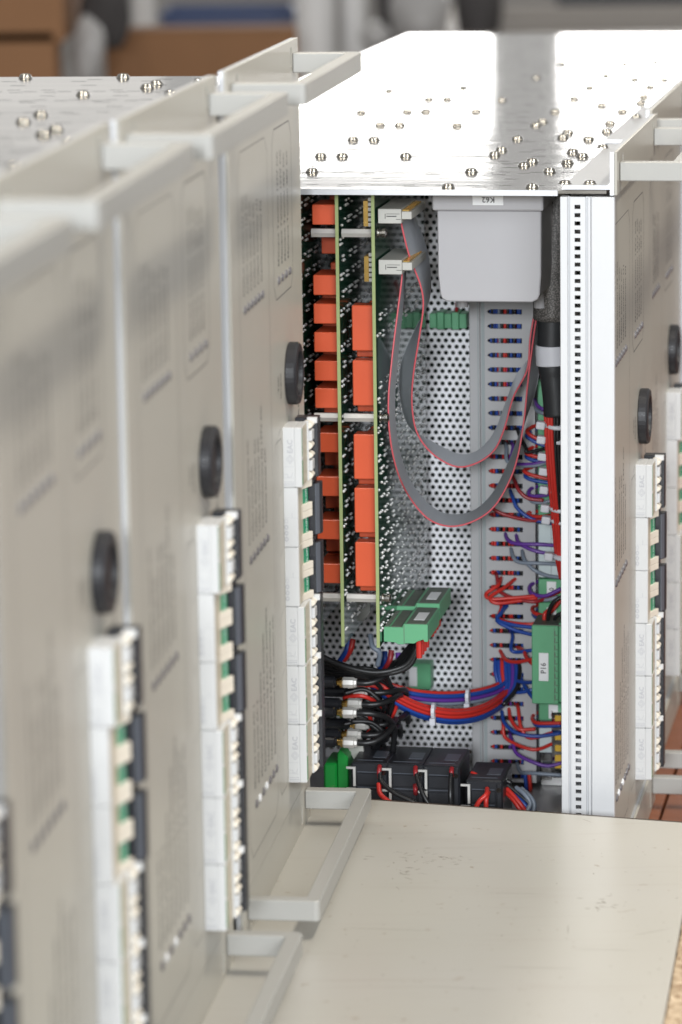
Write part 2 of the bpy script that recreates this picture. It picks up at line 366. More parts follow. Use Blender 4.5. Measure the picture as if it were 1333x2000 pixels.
def f_handle(bm):
    y0, y1, x1, t = 14.0, 249.0, 40.5, 8.5; c = 2.6
    prof = [(0, y0), (x1-c, y0), (x1-c*.3, y0+c*.3), (x1, y0+c), (x1, y1-c), (x1-c*.3, y1-c*.3), (x1-c, y1), (0, y1), (0, y1-t), (x1-t-.8, y1-t), (x1-t, y1-t-.8), (x1-t, y0+t+.8), (x1-t-.8, y0+t), (0, y0+t)]
    prism(bm, prof, 2, -5.9, 5.9, .55)
def f_rail(bm):
    z0, z1 = 27.6, 455.0
    box(bm, -33.5, -28.9, 0, 10, z0, z1, .3)
    box(bm, -28.9, -27.3, 2.4, 4, z0, z1)
    box(bm, -27.3, -24.6, 0, 2.4, z0, z1); box(bm, -20.95, -17.8, 0, 2.4, z0, z1)
    box(bm, -17.8, -14.2, 2.6, 4, z0, z1); box(bm, -16.3, -14.9, .7, 2.6, z0, z1)
    box(bm, -14.2, -.02, 0, 6, z0, z1, .3)
    zt = 453.4-4.55                          # first hole centre
    prev = z1
    for k in range(83):
        zc = zt-5.08*k
        box(bm, -24.6, -20.95, 0, 2.4, zc+1.3, prev); prev = zc-1.3
    box(bm, -24.6, -20.95, 0, 2.4, z0, prev)
def f_rail_plain(bm): box(bm, -14, 0, 0, 14, 27.6, 455.0, .5)
def f_button(bm):
    lathe(bm, [(18.0, 0.05), (18.6, .6), (18.6, 5.4), (17.6, 6.6), (14.0, 6.9), (13.2, 6.2), (12.6, 3.0)], 0, 40)
def f_core(bm): lathe(bm, [(12.55, 0.1), (12.55, 3.3), (10.5, 4.3), (4, 4.7)], 0, 32)
def f_led(bm): lathe(bm, [(2.5, 0.02), (2.5, .5), (1.9, 1.1), (.8, 1.4)], 0, 14)
def f_screw(bm): lathe(bm, [(4.2, 0.05), (4.2, .6), (3.6, .65), (3.55, 1.3), (3.2, 1.9), (2.5, 2.3), (1.4, 2.55), (0.3, 2.6)], 2, 18)
def f_print(bm):
    X = 0.06
    f = lambda u, v_: (X, u, v_)
    def txt(s_, size, y, z): write(bm, s_, size, lambda a, b_: (X, y-b_+size*.35, z+a))
    for i, s_ in enumerate(('Manque Tension 127V CC', 'Manque Tension 127V CC', 'Manque Tension 48V CC', 'Manque Tension 48V CC')): txt(s_, 6.2, 171+12.7*i, 356.5)
    for i, s_ in enumerate(('D\u00e9faut tension U1 CC', 'D\u00e9faut tension U2 CC', 'D\u00e9faut chargeur CC', 'D\u00e9faut batterie CC', 'D\u00e9faut onduleur U1', 'D\u00e9clenchement DJ')): txt(s_, 6.0, 42.5+12.7*i, 356.5)
    for i, s_ in enumerate(('Disjoncteur batterie CC', 'D\u00e9faut sortie CC', 'D\u00e9faut disjoncteur CC', 'D\u00e9faut ventilateur CC', 'D\u00e9clenchement DJ 127V CC', 'Alarme sortie CC')): txt(s_, 6.0, 45+12.3*i, 217.3)
    for i, s_ in enumerate(('Manque sortie AC 1', 'Marche sortie AC 2', 'Manque AC temp\u00e9rature', 'D\u00e9clenchement DJ AC principale', 'D\u00e9clenchement DJ AC non prioritaire', 'D\u00e9clenchement DJ AC prioritaire', 'D\u00e9clenchement DJ circulation CC')): txt(s_, 6.0, 48.5+12.6*i, 76.6)
    txt('Test', 5.4, 161, 284); txt('lampes', 5.4, 170.5, 279)
    write(bm, 'A127V', 7.0, lambda a, b_: (X, 243-b_, 256.5+a))
    ch = lambda y0, y1, z0, z1, c: [(y0+c, z0), (y1-c, z0), (y1, z0+c), (y1, z1-c), (y1-c, z1), (y0+c, z1), (y0, z1-c), (y0, z0+c)]
    line(bm, f, ch(152, 227, 338.5, 437, 8), .7, True)
    line(bm, f, ch(28, 133, 40, 436, 9), .45, True)
    line(bm, f, ch(141, 172, 46, 256, 5), .4, True)
    line(bm, f, [(148, 45), (148, 258)], .3); line(bm, f, [(155, 45), (155, 258)], .3)  # reflection of the breaker markings in the panel, drawn as flat lines
    for k in range(6): line(bm, f, [(158, 79+36*k), (166, 82+36*k)], .4)
# ---- circuit breakers
def f_brA(bm):
    box(bm, -1, 6.35, 176, 198.6, .12, 35.88, .35); box(bm, 6.5, 10.9, 176, 198.6, .12, 35.88, .5)
    box(bm, 6.2, 6.6, 176.4, 198.4, .4, 35.6)
def f_brA_lip(bm): box(bm, 9.0, 11.9, 198.7, 199.7, .1, 35.9, .2)
def f_brA_face(bm): box(bm, 10.0, 10.98, 181.5, 198.4, .6, 35.4)
def f_brA_line(bm): box(bm, 10.0, 11.05, 177.0, 178.6, 18.5, 35.2); box(bm, 10.0, 11.04, 177.0, 180.4, 1.5, 16)
def f_cheekA(bm):                           # rounded cream cheeks of one pole
    for z0, z1, tp in ((0.1, 5.2, 14.2), (12.8, 16.9, 14.4)):
        zc = (z0+z1)/2; h = (z1-z0)/2
        pr_ = [(8.5, z0), (11.5, z0), (tp-.9, zc-h*.55), (tp, zc), (tp-.9, zc+h*.55), (11.5, z1), (8.5, z1)]
        prism(bm, pr_, 1, 200.0, 209.0, .25)
def f_leverA(bm): box(bm, 8.5, 13.7, 201, 210.5, 5.3, 11.8, .7, 2)
def f_barA(bm): box(bm, 2, 15.9, 211, 221.5, .1, 35.9, .4); box(bm, 14.5, 16.1, 211.5, 221, 17.8, 18.1)
def f_tabA(bm): box(bm, 9.5, 15.6, 208.9, 211.8, 32.8, 36.4, .3)
def f_printA(bm):
    Y = 175.93
    write(bm, 'EAC', 4.4, lambda a, b_: (5.5-b_, Y, 20.5+a)); f = lambda u, v_: (u, Y, v_)
    cx, cz = 3.9, 17.0
    line(bm, f, [(cx-2.2, cz), (cx, cz-2.6), (cx+2.2, cz), (cx, cz+2.6)], .3, True); line(bm, f, [(cx-1.1, cz), (cx, cz-1.4), (cx+1.1, cz), (cx, cz+1.4)], .25, True)
    line(bm, f, [(.1, 12.6), (6.2, 12.6)], .12); line(bm, f, [(.2, 8), (2.4, 8), (2.4, 6.4), (4.6, 6.4), (5.4, 9)], .22); line(bm, f, [(.2, 6.2), (6, 5.6)], .18)
    line(bm, f, [(.2, 3.4), (6.2, 3.4)], .3); line(bm, f, [(.2, 2.2), (6.2, 2.2)], .45); line(bm, f, [(.2, 1.2), (6.2, 1.2)], .2)
def f_brB(bm): box(bm, -1, 8.1, 176, 194.5, .12, 35.88, .5)
def f_brB_face(bm): box(bm, 5.0, 8.18, 178.6, 196.0, .5, 35.5)
def f_cheekB(bm):
    for z0, z1 in ((0.1, 4.3), (13.7, 17.9)):
        prism(bm, [(7.9, 187), (8.6, 193), (11.0, 200.5), (12.6, 204.5), (12.6, 205.3), (6, 205.3), (6, 187)], 2, z0, z1, .2)
def f_green(bm): prism(bm, [(5, 195.5), (8.3, 196.2), (10.2, 202.6), (10.2, 203.4), (5, 203.4)], 2, 4.35, 13.65)
def f_greentext(bm):
    d = Vector((10.2-8.3, 202.6-196.2)); L = d.length; d /= L
    write(bm, 'O-OFF', 3.0, lambda a, b_: (10.2+.12-d[0]*(b_+1.6), 202.6-d[1]*(b_+1.6), 4.5+a))
def f_recess(bm): box(bm, 2, 9.6, 203.6, 211.5, .3, 35.7)
def f_barB(bm):
    prism(bm, [(3, 211.6), (13.6, 211.6), (16.6, 217), (16.6, 222), (3, 222)], 2, .5, 32.0, .3); box(bm, 3, 12.6, 212, 221, 32.2, 35.6)
def f_facet(bm): prism(bm, [(13.4, 211.3), (13.9, 211.3), (15.6, 214.8), (15.1, 214.8)], 2, 1.0, 31.6)
def f_printB(bm):
    Y = 175.93; f = lambda u, v_: (u, Y, v_)
    for k in range(4):
        cz = 5+3.6*k; line(bm, f, [(1.1+.9*math.cos(t*math.pi/4), cz+1.2*math.sin(t*math.pi/4)) for t in range(8)], .5 if k < 3 else .25, True)
    line(bm, f, [(.1, 17.9), (8, 17.9)], .1); line(bm, f, [(4.6, 18), (4.6, 21)], .2)
def breaker(root, typ, z, fx, fy):
    if typ == 'A':
        b_ = part('circuit_breaker', root, 'brA', f_brA, 'white_plastic', (fx, fy, z))
        part('front_lip', b_, 'brA_lip', f_brA_lip, 'white_plastic'); part('front_face', b_, 'brA_face', f_brA_face, 'beige_plastic')
        part('green_marking', b_, 'brA_line', f_brA_line, 'green_line')
        for k in (0, 18):
            part('cheek', b_, 'cheekA', f_cheekA, 'cream_plastic', (0, 0, k)); part('lever', b_, 'leverA', f_leverA, 'white_plastic', (0, 0, k))
        part('tie_bar', b_, 'barA', f_barA, 'dark_plastic'); part('tab', b_, 'tabA', f_tabA, 'white_plastic')
        part('printed_marking', b_, 'printA', f_printA, 'print_grey')
    else:
        b_ = part('circuit_breaker', root, 'brB', f_brB, 'white_plastic', (fx, fy, z))
        part('front_face', b_, 'brB_face', f_brB_face, 'beige_plastic')
        for k in (0, 18):
            part('cheek', b_, 'cheekB', f_cheekB, 'cream_plastic', (0, 0, k)); g_ = part('toggle', b_, 'green', f_green, 'green_label', (0, 0, k))
            part('toggle_lettering', b_, 'greentext', f_greentext, 'print_light', (0, 0, k))
        part('lever_recess', b_, 'recess', f_recess, 'dark_plastic'); part('handle_bar', b_, 'barB', f_barB, 'dark_plastic'); part('handle_facet', b_, 'facet', f_facet, 'dark_facet')
        part('printed_marking', b_, 'printB', f_printB, 'print_grey')
def rack_unit(O, yaw, label, full=True, perforated=False, group=None, fx=FX, plate=PW+2, fy=0.0):
    u = thing('rack_unit', O, -yaw, label, 'rack unit', group)
    part('top_plate', u, 'plate%.1f' % plate, f_plate(plate), 'tin'); part('bottom_plate', u, 'bottom', f_bottom, 'tin_dark'); part('rear_wall', u, 'rear', f_rear, 'tin_dark')
    part('plate_lip', u, 'lip', lambda bm: box(bm, -358, -35, -.35, -.02, 455.6, 459.0), 'bracket')
    if perforated: part('perforated_plate', u, 'perf', f_perf, 'perforated')
    else: part('side_cover_or_backing', u, 'cover', f_cover, 'tin_dark')
    fp = part('front_panel', u, 'panel', f_panel, 'panel', (fx, 0, 0)) if fx > 0 else part('front_panel', u, 'panel_set', f_panel_set, 'panel', (fx, 0, 0))
    part('panel_ear', u, 'ear', f_ear, 'panel', (FX, 0, 0)); part('panel_ear', u, 'ear', f_ear, 'panel', (FX, PW, 482.6), (math.pi, 0, 0))
    part('ear_backing', u, 'earback', f_ear_back, 'bracket', (FX, 0, 0))
    part('angle_bracket', u, 'flange', f_flange, 'bracket', (FX, 0, 459.5))
    part('handle', u, 'handle', f_handle, 'handle', (FX, 0, 469.2)); part('handle', u, 'handle', f_handle, 'handle', (FX, 0, 16.5))
    part('slotted_rail', u, 'rail', f_rail, 'rail_white'); part('rear_rail', u, 'rail_plain', f_rail_plain, 'rail_white', (-342, 0, 0))
    part('rear_rail', u, 'rail_plain', f_rail_plain, 'rail_white', (-342, 246, 0)); part('front_rail', u, 'rail_plain', f_rail_plain, 'rail_white', (-19, 246, 0))
    if full:
        part('lettering_and_reflection', fp, 'print', f_print, 'print_dark', (0, fy, 0))
        bt = part('push_button', u, 'button', f_button, 'black_rubber', (fx, fy+204, 288.8), smooth=False); part('button_centre', bt, 'core', f_core, 'black_core')
        for k in range(4): part('indicator_lamp', u, 'led', f_led, 'led_dark', (fx, fy+169.2+14.6*k, 348.8))
        for k in range(6): part('indicator_lamp', u, 'led', f_led, 'led_dark', (fx, fy+43.2+12.6*k, 349.3)); part('indicator_lamp', u, 'led', f_led, 'led_dark', (fx, fy+46.9+12.3*k, 208.6))
        for k in range(7):
            if k in (1, 3): part('indicator_lamp', u, 'led2', f_led, 'led_clear', (fx, fy+50.6+12.65*k, 67.5))
            else: part('indicator_lamp', u, 'led', f_led, 'led_dark', (fx, fy+50.6+12.65*k, 67.5))
        for k, t in enumerate('ABBAAA'): breaker(u, t, 261-36*(k+1), fx, fy)
    return u
LN = ['last rack unit of the left row, its front panel edge beside the open unit', 'second rack unit from the back of the left row, slightly blurred panel',
      'third rack unit from the back of the left row, blurred panel at the left', 'nearest rack unit of the left row, cut by the left edge of the picture']
LFRAME = []; left = []
for k, (dx, dy, da, pl) in enumerate(((0, 0, 0, PW+9), (-1.4, 4.5, 0, 289.0), (-2.5, 28.0, -0.015, 266.0), (1.0, 34.5, 0, 285.0))):
    a_ = YAW_L+da; X_, Y_ = axes(a_); mid = OL-YL*(STEP*k-STEP/2)+XL*dx+YL*dy; O = mid-Y_*(STEP/2)
    LFRAME.append((O, X_, Y_, pl)); left.append(rack_unit(O, a_, LN[k], True, group='rack units standing in the left row', plate=pl))
RN = ['open rack unit with orange relays, ribbon cables and wiring inside', 'rack unit directly behind the open one, its button and breakers at the right edge',
      'third rack unit of the right row, only its shiny cover in view', 'fourth rack unit of the right row, shiny cover under the glare', 'farthest rack unit of the right row, end of the shiny cover']
right = []; RFRAME = []
for k in range(5):
    O = OR+YR*STEP*k - (XR*6.0 if k == 1 else Vector()); pl = STEP-.8 if k < 4 else PW
    RFRAME.append((O, XR, YR, pl)); right.append(rack_unit(O, YAW_R, RN[k], k < 2, k == 0, 'rack units standing in the right row', -1.4, pl, -25.0))
# screws on the covers
def put_screws(units, frames, pts, zc):
    for px, py in pts:
        for u_, (O, X, Y, pl) in zip(units, frames):
            p = local(O, X, Y, px, py+6, 2, zc)
            if 5 <= p.y < pl-5 and -350 < p.x < -7:
                part('screw', u_, 'screw', f_screw, 'nickel', (p.x, p.y, 462.25 if p.x > -38 else 459.15), (0, 0, random.random()*6), smooth=True); break
put_screws(right, RFRAME, [(876, 360), (1040, 360), (921, 330), (610, 330), (627, 300), (669, 300), (793, 300), (690, 268), (731, 268), (743, 239), (781, 239), (796, 213), (832, 213),
    (838, 189), (874, 189), (893, 240), (967, 297), (980, 288), (1024, 318), (1040, 310), (1011, 266), (1047, 239), (1060, 232), (1074, 329), (1109, 313), (1119, 292), (1138, 300),
    (1178, 292), (1150, 267), (1100, 263), (1110, 254), (1186, 252), (1192, 236), (1243, 232), (1216, 213), (1122, 188), (1176, 201), (1252, 196), (1258, 184), (1281, 116), (1298, 151), (1270, 165), (1184, 143), (1152, 166), (905, 166), (1048, 146), (760, 172), (706, 215), (980, 190), (1085, 213), (930, 213), (1220, 120), (1240, 150), (1100, 120)], 459.1)
for px in (1104, 1153):
    p = T(px, 357, 8); part('screw', right[0], 'screw', f_screw, 'nickel', (p.x, 7, 462.15))
put_screws(left, LFRAME, [(50, 146), (241, 146), (163, 180), (288, 166), (306, 159), (390, 155), (335, 178), (80, 219), (46, 233), (85, 258), (110, 248), (134, 272), (28, 320)], 459.1)
# ================================================================== inside the open unit
R = right[0]
def f_board(z0, z1): return lambda bm: box(bm, -.8, .8, 25.8, 228, z0, z1)
def f_edge(z0, z1): return lambda bm: box(bm, -1.05, 1.05, 24.6, 25.75, z0, z1, .1)
def f_solder(seed, zs):
    def fn(bm):
        rnd = random.Random(seed)
        for zc in zs:
            for col in range(9):
                y0 = 30+col*22+(8 if zs.index(zc) % 2 else 0)
                for (dy, dz) in ((0, 0), (3.2, 0), (6.4, 0), (1.6, 3.0), (4.8, 3.0), (11, 3.0)):
                    if rnd.random() < .72:
                        y, z, r_ = y0+dy+rnd.uniform(-.15, .15), zc+dz+rnd.uniform(-.1, .1), rnd.uniform(.75, 1.15)
                        top = bm.verts.new((.8+rnd.uniform(1.0, 1.6), y, z)); mid = []; ring = []
                        for k in range(6):
                            t = k*math.pi/3; ring.append(bm.verts.new((.8, y+r_*math.cos(t), z+r_*math.sin(t)))); mid.append(bm.verts.new((.8+.75, y+r_*.75*math.cos(t), z+r_*.75*math.sin(t))))
                        for k in range(6):
                            bm.faces.new((ring[k], ring[(k+1) % 6], mid[(k+1) % 6], mid[k])); bm.faces.new((mid[k], mid[(k+1) % 6], top))
    return fn
RZ1 = [(400, 440), (538, 577), (594, 633), (650, 688), (706, 744), (760, 797), (845, 885), (931, 970), (1015, 1055), (1101, 1140)]
RZ2 = [(597, 685), (705, 792), (849, 936), (953, 1041), (1057, 1148)]
zc1 = [T(630, (a+b_)/2, 30).z for a, b_ in RZ1]; zc2 = [T(710, (a+b_)/2, 30).z for a, b_ in RZ2]
f_rel1 = lambda bm: box(bm, -15.7, 0, 0, 28.6, -6.35, 6.35, .5)
f_rel2 = lambda bm: box(bm, -14.2, 0, 0, 12.7, -14.5, 14.5, .6)
for bi, (bx, z0) in enumerate(((-203.5, 162), (-177.3, 162.2), (-154.3, 162))):
    bd = part('circuit_board', R, 'board', f_board(162, 455), 'pcb', (bx, 0, z0-162))
    part('board_edge', bd, 'board_edge', f_edge(162, 455), 'pcb_edge')
    zs = [172+11.3*k for k in range(25)] if bi < 2 else [172+9.2*k for k in range(18)]+[360, 372]
    part('solder_joints', bd, 'solder_%d' % bi, f_solder(bi+3, zs), 'solder', kind='stuff')
    if bi == 1:
        for row in range(4):
            for k, zc in enumerate(zc1):
                off = 0 if row % 2 == 0 else (zc1[min(k+1, 9)]-zc)/2
                part('relay', bd, 'relay_flat', f_rel1, 'relay', (-1, 30+row*31.0, zc+off))
    else:
        for row in range(5):
            for k, zc in enumerate(zc2):
                part('relay', bd, 'relay_tall', f_rel2, 'relay', (-1, 30+row*16.5, zc-(0 if row == 0 else 6.5)))
        for zc in (442, 407):
            part('pin_header', bd, 'pin_header', lambda bm: [box(bm, -7.5, -4.6, 34+k*2.54, 35.6+k*2.54, -8, 8) for k in range(20)], 'brass', (0, 0, zc-2))
            part('pin_header_body', bd, 'pin_header_b', lambda bm: [box(bm, -4.4, -1, 33.5, 86, -8+i*3.2, -5.8+i*3.2) for i in range(6)], 'connector_grey', (0, 0, zc-2))
for zc in (428.2, 310.5, 193.2):
    so = part('standoff', R, 'standoff', lambda bm: (lathe(bm, [(3, -41), (3, -23.8)], 0, 6), lathe(bm, [(2.9, -21.6), (2.9, -1.1)], 0, 6)), 'steel', (-153.5, 31, zc))
    part('standoff_screw', so, 'standoff_screw', lambda bm: lathe(bm, [(3.4, 1.1), (3.4, 1.9), (2.2, 2.0), (2.2, 4), (3.0, 4.2), (3.0, 6.2), (1.5, 7)], 0, 12), 'nickel')
# ribbon connectors
for zc in (438.6, 406.4):
    cn = part('ribbon_connector', R, 'idc', lambda bm: (box(bm, -152.4, -137.6, 33, 92, -4.6, 4.6, .3), box(bm, -137.5, -131.2, 34, 91, -2.0, 2.9, .3)), 'connector_grey', (0, 0, zc))
    part('latch_groove', cn, 'idc_g', lambda bm: (box(bm, -148, -147.6, 32.93, 33.2, -1.6, 1.6), box(bm, -147, -140.6, 32.93, 33.2, -.35, .25), box(bm, -147, -138.6, 32.93, 33.2, 1.3, 1.6), box(bm, -141, -137.8, 32.93, 33.2, -2.1, -1.8)), 'print_black')
    part('pin_row', cn, 'idc_p', lambda bm: [box(bm, -137.2, -133, 36+k*2.54, 37.2+k*2.54, 3.0, 3.8) for k in range(20)], 'brass')
# ribbon cables: ruled bands between a red edge wire and the far edge
def ribbon(name, A, B):
    PA = spline([T(*p) for p in A], 10); PB = spline([T(*p) for p in B], 10); n_ = 24
    def band(bm):
        prev = None
        for i_, (a, b_) in enumerate(zip(PA, PB)):
            t_ = PA[min(i_+1, len(PA)-1)]-PA[max(i_-1, 0)]; nn = t_.cross(b_-a).normalized()*.28
            row = [bm.verts.new(a.lerp(b_, k/n_)+nn*(1 if k % 2 else -1)) for k in range(n_+1)]
            if prev:
                for k in range(n_): bm.faces.new((prev[k], prev[k+1], row[k+1], row[k]))
            prev = row
    o = part('ribbon_cable', R, name, band, 'ribbon', smooth=True)
    part('red_edge_wire', o, name+'_e', lambda bm: tube(bm, PA, .62, 6, smooth=False), 'ribbon_red', smooth=True)
A1 = [(784, 428, 55), (786, 445, 55), (800, 500, 58), (822, 558, 62), (827, 600, 66), (819, 660, 72), (808, 730, 80), (805, 790, 88), (815, 845, 95), (845, 886, 102), (890, 911, 108), (930, 905, 115), (965, 880, 122), (985, 838, 130), (1003, 776, 140), (1030, 722, 150), (1036, 660, 155), (1046, 605, 155), (1058, 560, 150), (1073, 490, 140), (1096, 410, 130)]
B1 = [(810, 416, 100), (816, 433, 100), (833, 478, 102), (842, 535, 102), (838, 588, 102), (808, 650, 100), (785, 705, 105), (781, 765, 112), (798, 830, 120), (845, 862, 126), (898, 886, 130), (935, 878, 136), (966, 842, 142), (990, 780, 148), (1010, 730, 152), (1040, 690, 165), (1050, 650, 175), (1060, 600, 180), (1070, 555, 178), (1085, 485, 170), (1104, 405, 160)]
ribbon('ribbon_upper', A1, B1)
A2 = [(784, 525, 55), (785, 545, 55), (777, 610, 48), (766, 700, 42), (759, 785, 38), (763, 860, 42), (778, 925, 56), (803, 975, 82), (838, 1014, 90), (880, 1028, 98), (925, 1018, 106), (965, 990, 114), (995, 940, 122), (1012, 890, 130), (1024, 820, 138), (1030, 760, 146), (1037, 700, 152), (1050, 610, 150), (1066, 540, 146), (1098, 440, 135)]
B2 = [(794, 520, 98), (793, 540, 98), (787, 605, 84), (778, 695, 70), (772, 780, 66), (776, 853, 76), (792, 915, 100), (818, 962, 116), (855, 996, 126), (892, 1004, 134), (930, 994, 142), (964, 960, 150), (992, 905, 158), (1010, 860, 164), (1034, 800, 166), (1050, 745, 170), (1056, 690, 178), (1064, 600, 182), (1078, 530, 178), (1106, 430, 165)]
ribbon('ribbon_lower', A2, B2)
# grey relay box K62 hanging under the cover
kb = part('junction_box', R, 'kbox', lambda bm: prism(bm, [(-117.4, 440.5), (-117.2, 400), (-115.9, 387), (-114.6, 384.2), (-111.5, 382.6), (-57, 382.6), (-55.8, 383.6), (-54.2, 384), (-52.6, 387), (-51.6, 400), (-51.3, 440.5)], 1, 50, 118, .7), 'box_grey')
part('lid', kb, 'kbox_lid', lambda bm: box(bm, -120.2, -49.6, 47.5, 121, 440.6, 456.6, 1.2, 2), 'box_grey')
part('label', kb, 'kbox_label', lambda bm: box(bm, -94.5, -74.8, 46.9, 47.45, 444.2, 451.0, .25), 'label_white')
part('label_lettering', kb, 'kbox_text', lambda bm: write(bm, 'K62', 5.0, lambda a, b_: (-80.2-a, 46.82, 449.4-b_)), 'print_dark')
for sx in (-111, -60): part('corner_post', kb, 'kbox_post', lambda bm: lathe(bm, [(4, 0), (4, 12)], 2, 12), 'box_grey', (sx, 112, 370.5))
# back green terminal plugs on the perforated plate
for x0, x1 in ((-187, -166), (-153, -127)):
    g_ = part('green_plug', R, 'gplug%d' % x0, lambda bm, x0=x0, x1=x1: [box(bm, x0+k*(x1-x0)/5+.15, x0+(k+1)*(x1-x0)/5-.15, 242, 258, 337-(.8 if k % 2 else 0), 347.2+(.9 if k % 2 else 0), .4) for k in range(5)], 'green_terminal')
    part('plug_wire', g_, 'gplug_w%d' % x0, lambda bm, x0=x0, x1=x1: tube(bm, [(x1-8, 248, 346), (x1-7, 246, 354), (x1-4, 242, 370)], 1.2), 'wire_darkred')
# two green plug terminals on the board
for x_sh, y0, z_sh in ((-4.6, 38, 0), (-5.4, 95, 1)):
    def body(bm):
        prism(bm, [(-148.3, 172.6), (-136, 172.6), (-135.4, 174.8), (-119.6, 174.8), (-119.6, 163.5), (-122, 163.5), (-122.4, 165), (-126, 163.8), (-128.5, 162.2), (-134, 162.2), (-135.4, 161.4), (-139, 161.4), (-141, 162.6), (-148.3, 163)], 1, 0, 50, .2)
    g_ = part('green_terminal', R, 'gterm', body, 'green_terminal', (x_sh, y0, z_sh))
    part('contact_row', g_, 'gterm_c', lambda bm: [box(bm, -147.8, -145, 2+k*4.6, 5.4+k*4.6, 172.5, 173.1) for k in range(10)], 'term_top')
    part('top_marking', g_, 'gterm_t', lambda bm: (box(bm, -133.6, -120.6, 1.5, 49, 174.6, 175.0), box(bm, -143.5, -137, 1, 49, 172.4, 172.9)), 'term_top')
    part('top_label', g_, 'gterm_l', lambda bm: box(bm, -130.5, -123.5, 12, 34, 174.95, 175.15), 'label_white')
    part('slit', g_, 'gterm_s', lambda bm: box(bm, -135.2, -134.8, -.06, .3, 162, 174.5), 'term_top')
    for k in range(4):
        part('ferrule', g_, 'gferr', lambda bm: lathe(bm, [(1.9, 151), (2.1, 162.6)], 2, 8), 'wire_red', (-126.6, 8+k*10, 0))
# black loom under the terminals
lo = part('black_loom', R, 'loom0', lambda bm: tube(bm, [T(600, 1262, 60), T(640, 1288, 58), T(690, 1306, 56), T(740, 1313, 56), T(790, 1300, 58), T(812, 1270, 58), T(818, 1246, 58)], 2.0), 'wire_black', smooth=True)
for k in range(7):
    dz, dy = -2.6*k, 6*k
    part('wire', lo, 'loom%d' % (k+1), lambda bm, k=k, dy=dy: tube(bm, [T(600, 1270+8*k, 60+dy), T(650, 1292+7*k, 58+dy), T(700, 1308+4*k, 56+dy), T(750, 1316+1*k, 57+dy), T(796-3*k, 1303-2*k, 58+dy), T(815-1*k, 1270-3*k, 58+dy), T(820, 1240-2*k, 58+dy)], 1.9), 'wire_black', smooth=True)
part('white_bracket', R, 'whb', lambda bm: prism(bm, [(-172, 166), (-165, 182), (-162, 182), (-163, 150), (-172, 150)], 1, 150, 152), 'connector_grey')
part('cable_tie', R, 'tieA', lambda bm: tube(bm, [T(724, 1240, 90), T(728, 1262, 84), T(742, 1275, 84), T(738, 1300, 88)], 1.8), 'wire_grey', smooth=True)
for c_, a, b_ in (('red', (690, 1248), (672, 1290)), ('blue', (682, 1250), (664, 1292)), ('darkred', (765, 1270), (750, 1310)), ('blue', (752, 1272), (742, 1306)), ('purple', (778, 1275), (770, 1310))):
    part('wire', R, 'short_%s%d' % (c_, a[0]), lambda bm, a=a, b_=b_: tube(bm, [T(*a, 120), T((a[0]+b_[0])/2+4, (a[1]+b_[1])/2, 118), T(*b_, 120)], 2.0), 'wire_'+c_, smooth=True)
# coaxial connectors
for i, (px, py, yy) in enumerate(((681, 1333, 60), (703, 1352, 84), (691, 1375, 70), (681, 1392, 60), (706, 1415, 84), (690, 1435, 70), (682, 1450, 60))):
    p = T(px, py, yy)
    cx = part('coaxial_connector', R, 'coax', lambda bm: lathe(bm, [(2.7, -3.2), (3.2, -2.6), (3.2, 2.9), (2.6, 3.3), (2.6, 4.6), (1.7, 4.8)], 0, 8), 'steel', p, (random.random(), 0, 0)); cx.scale = (1.2, 1.2, 1.2)
    part('gold_ring', cx, 'coax_g', lambda bm: lathe(bm, [(1.6, -6.5), (2.0, -6.0), (2.0, -4.6), (2.9, -4.4), (2.9, -3.3)], 0, 12), 'brass')
    part('socket', cx, 'coax_b', lambda bm: lathe(bm, [(3.1, -22), (3.1, -8), (2.2, -7.4), (2.2, -6.6)], 0, 12), 'dark_plastic')
    part('coaxial_cable', cx, 'coax_c', lambda bm: tube(bm, [(4.6, 0, 0), (10, 0, 0), (15, 2, -1.2), (20, 8, -5), (22, 18, -14), (20, 24, -30)], 1.7), 'wire_black', smooth=True)
part('socket_plate', R, 'sockplate', lambda bm: box(bm, -214, -211, 48, 130, 84, 140, .3), 'dark_plastic')
# red / blue loom crossing to the duct
def loom(name, path, cols, spread, r_):
    root = None
    for k, c_ in enumerate(cols):
        dy, dz = spread[k]
        fn = lambda bm, dy=dy, dz=dz: tube(bm, [T(px, py+dz, y+dy) for px, py, y in path], r_)
        if root is None: root = part('wire_loom', R, name+'0', fn, 'wire_'+c_, smooth=True)
        else: part('wire', root, '%s%d' % (name, k), fn, 'wire_'+c_, smooth=True)
    return root
l1 = loom('loomA', [(722, 1318, 100), (745, 1338, 96), (780, 1362, 100), (830, 1384, 110), (890, 1393, 125), (945, 1383, 150), (990, 1352, 185), (1004, 1318, 203)],
          ['red', 'red', 'blue', 'red', 'blue', 'red', 'darkred'], [(0, 0), (2, 7), (4, 14), (6, -5), (9, 18), (10, 4), (12, 10)], 1.55)
l2 = loom('loomB', [(728, 1330, 130), (770, 1348, 128), (820, 1360, 135), (880, 1363, 150), (940, 1356, 170), (985, 1338, 190), (1010, 1300, 204)],
          ['blue', 'purple', 'grey', 'blue', 'red', 'darkred'], [(0, -3), (1, 5), (2, 11), (6, 0), (8, -9), (9, 4)], 1.55)
for l_, px, py, yy in ((l1, 845, 1392, 108), (l2, 912, 1363, 150)):
    p = T(px, py, yy); part('cable_tie', l_, 'tieB%d' % px, lambda bm, p=p: (lathe(bm, [(5.4, -1.1), (5.4, 1.1)], 0, 12, (p.x, p.y+5, p.z)), box(bm, p.x-1.8, p.x+1.8, p.y-1.5, p.y+3, p.z-8.5, p.z-4)), 'tie_white')
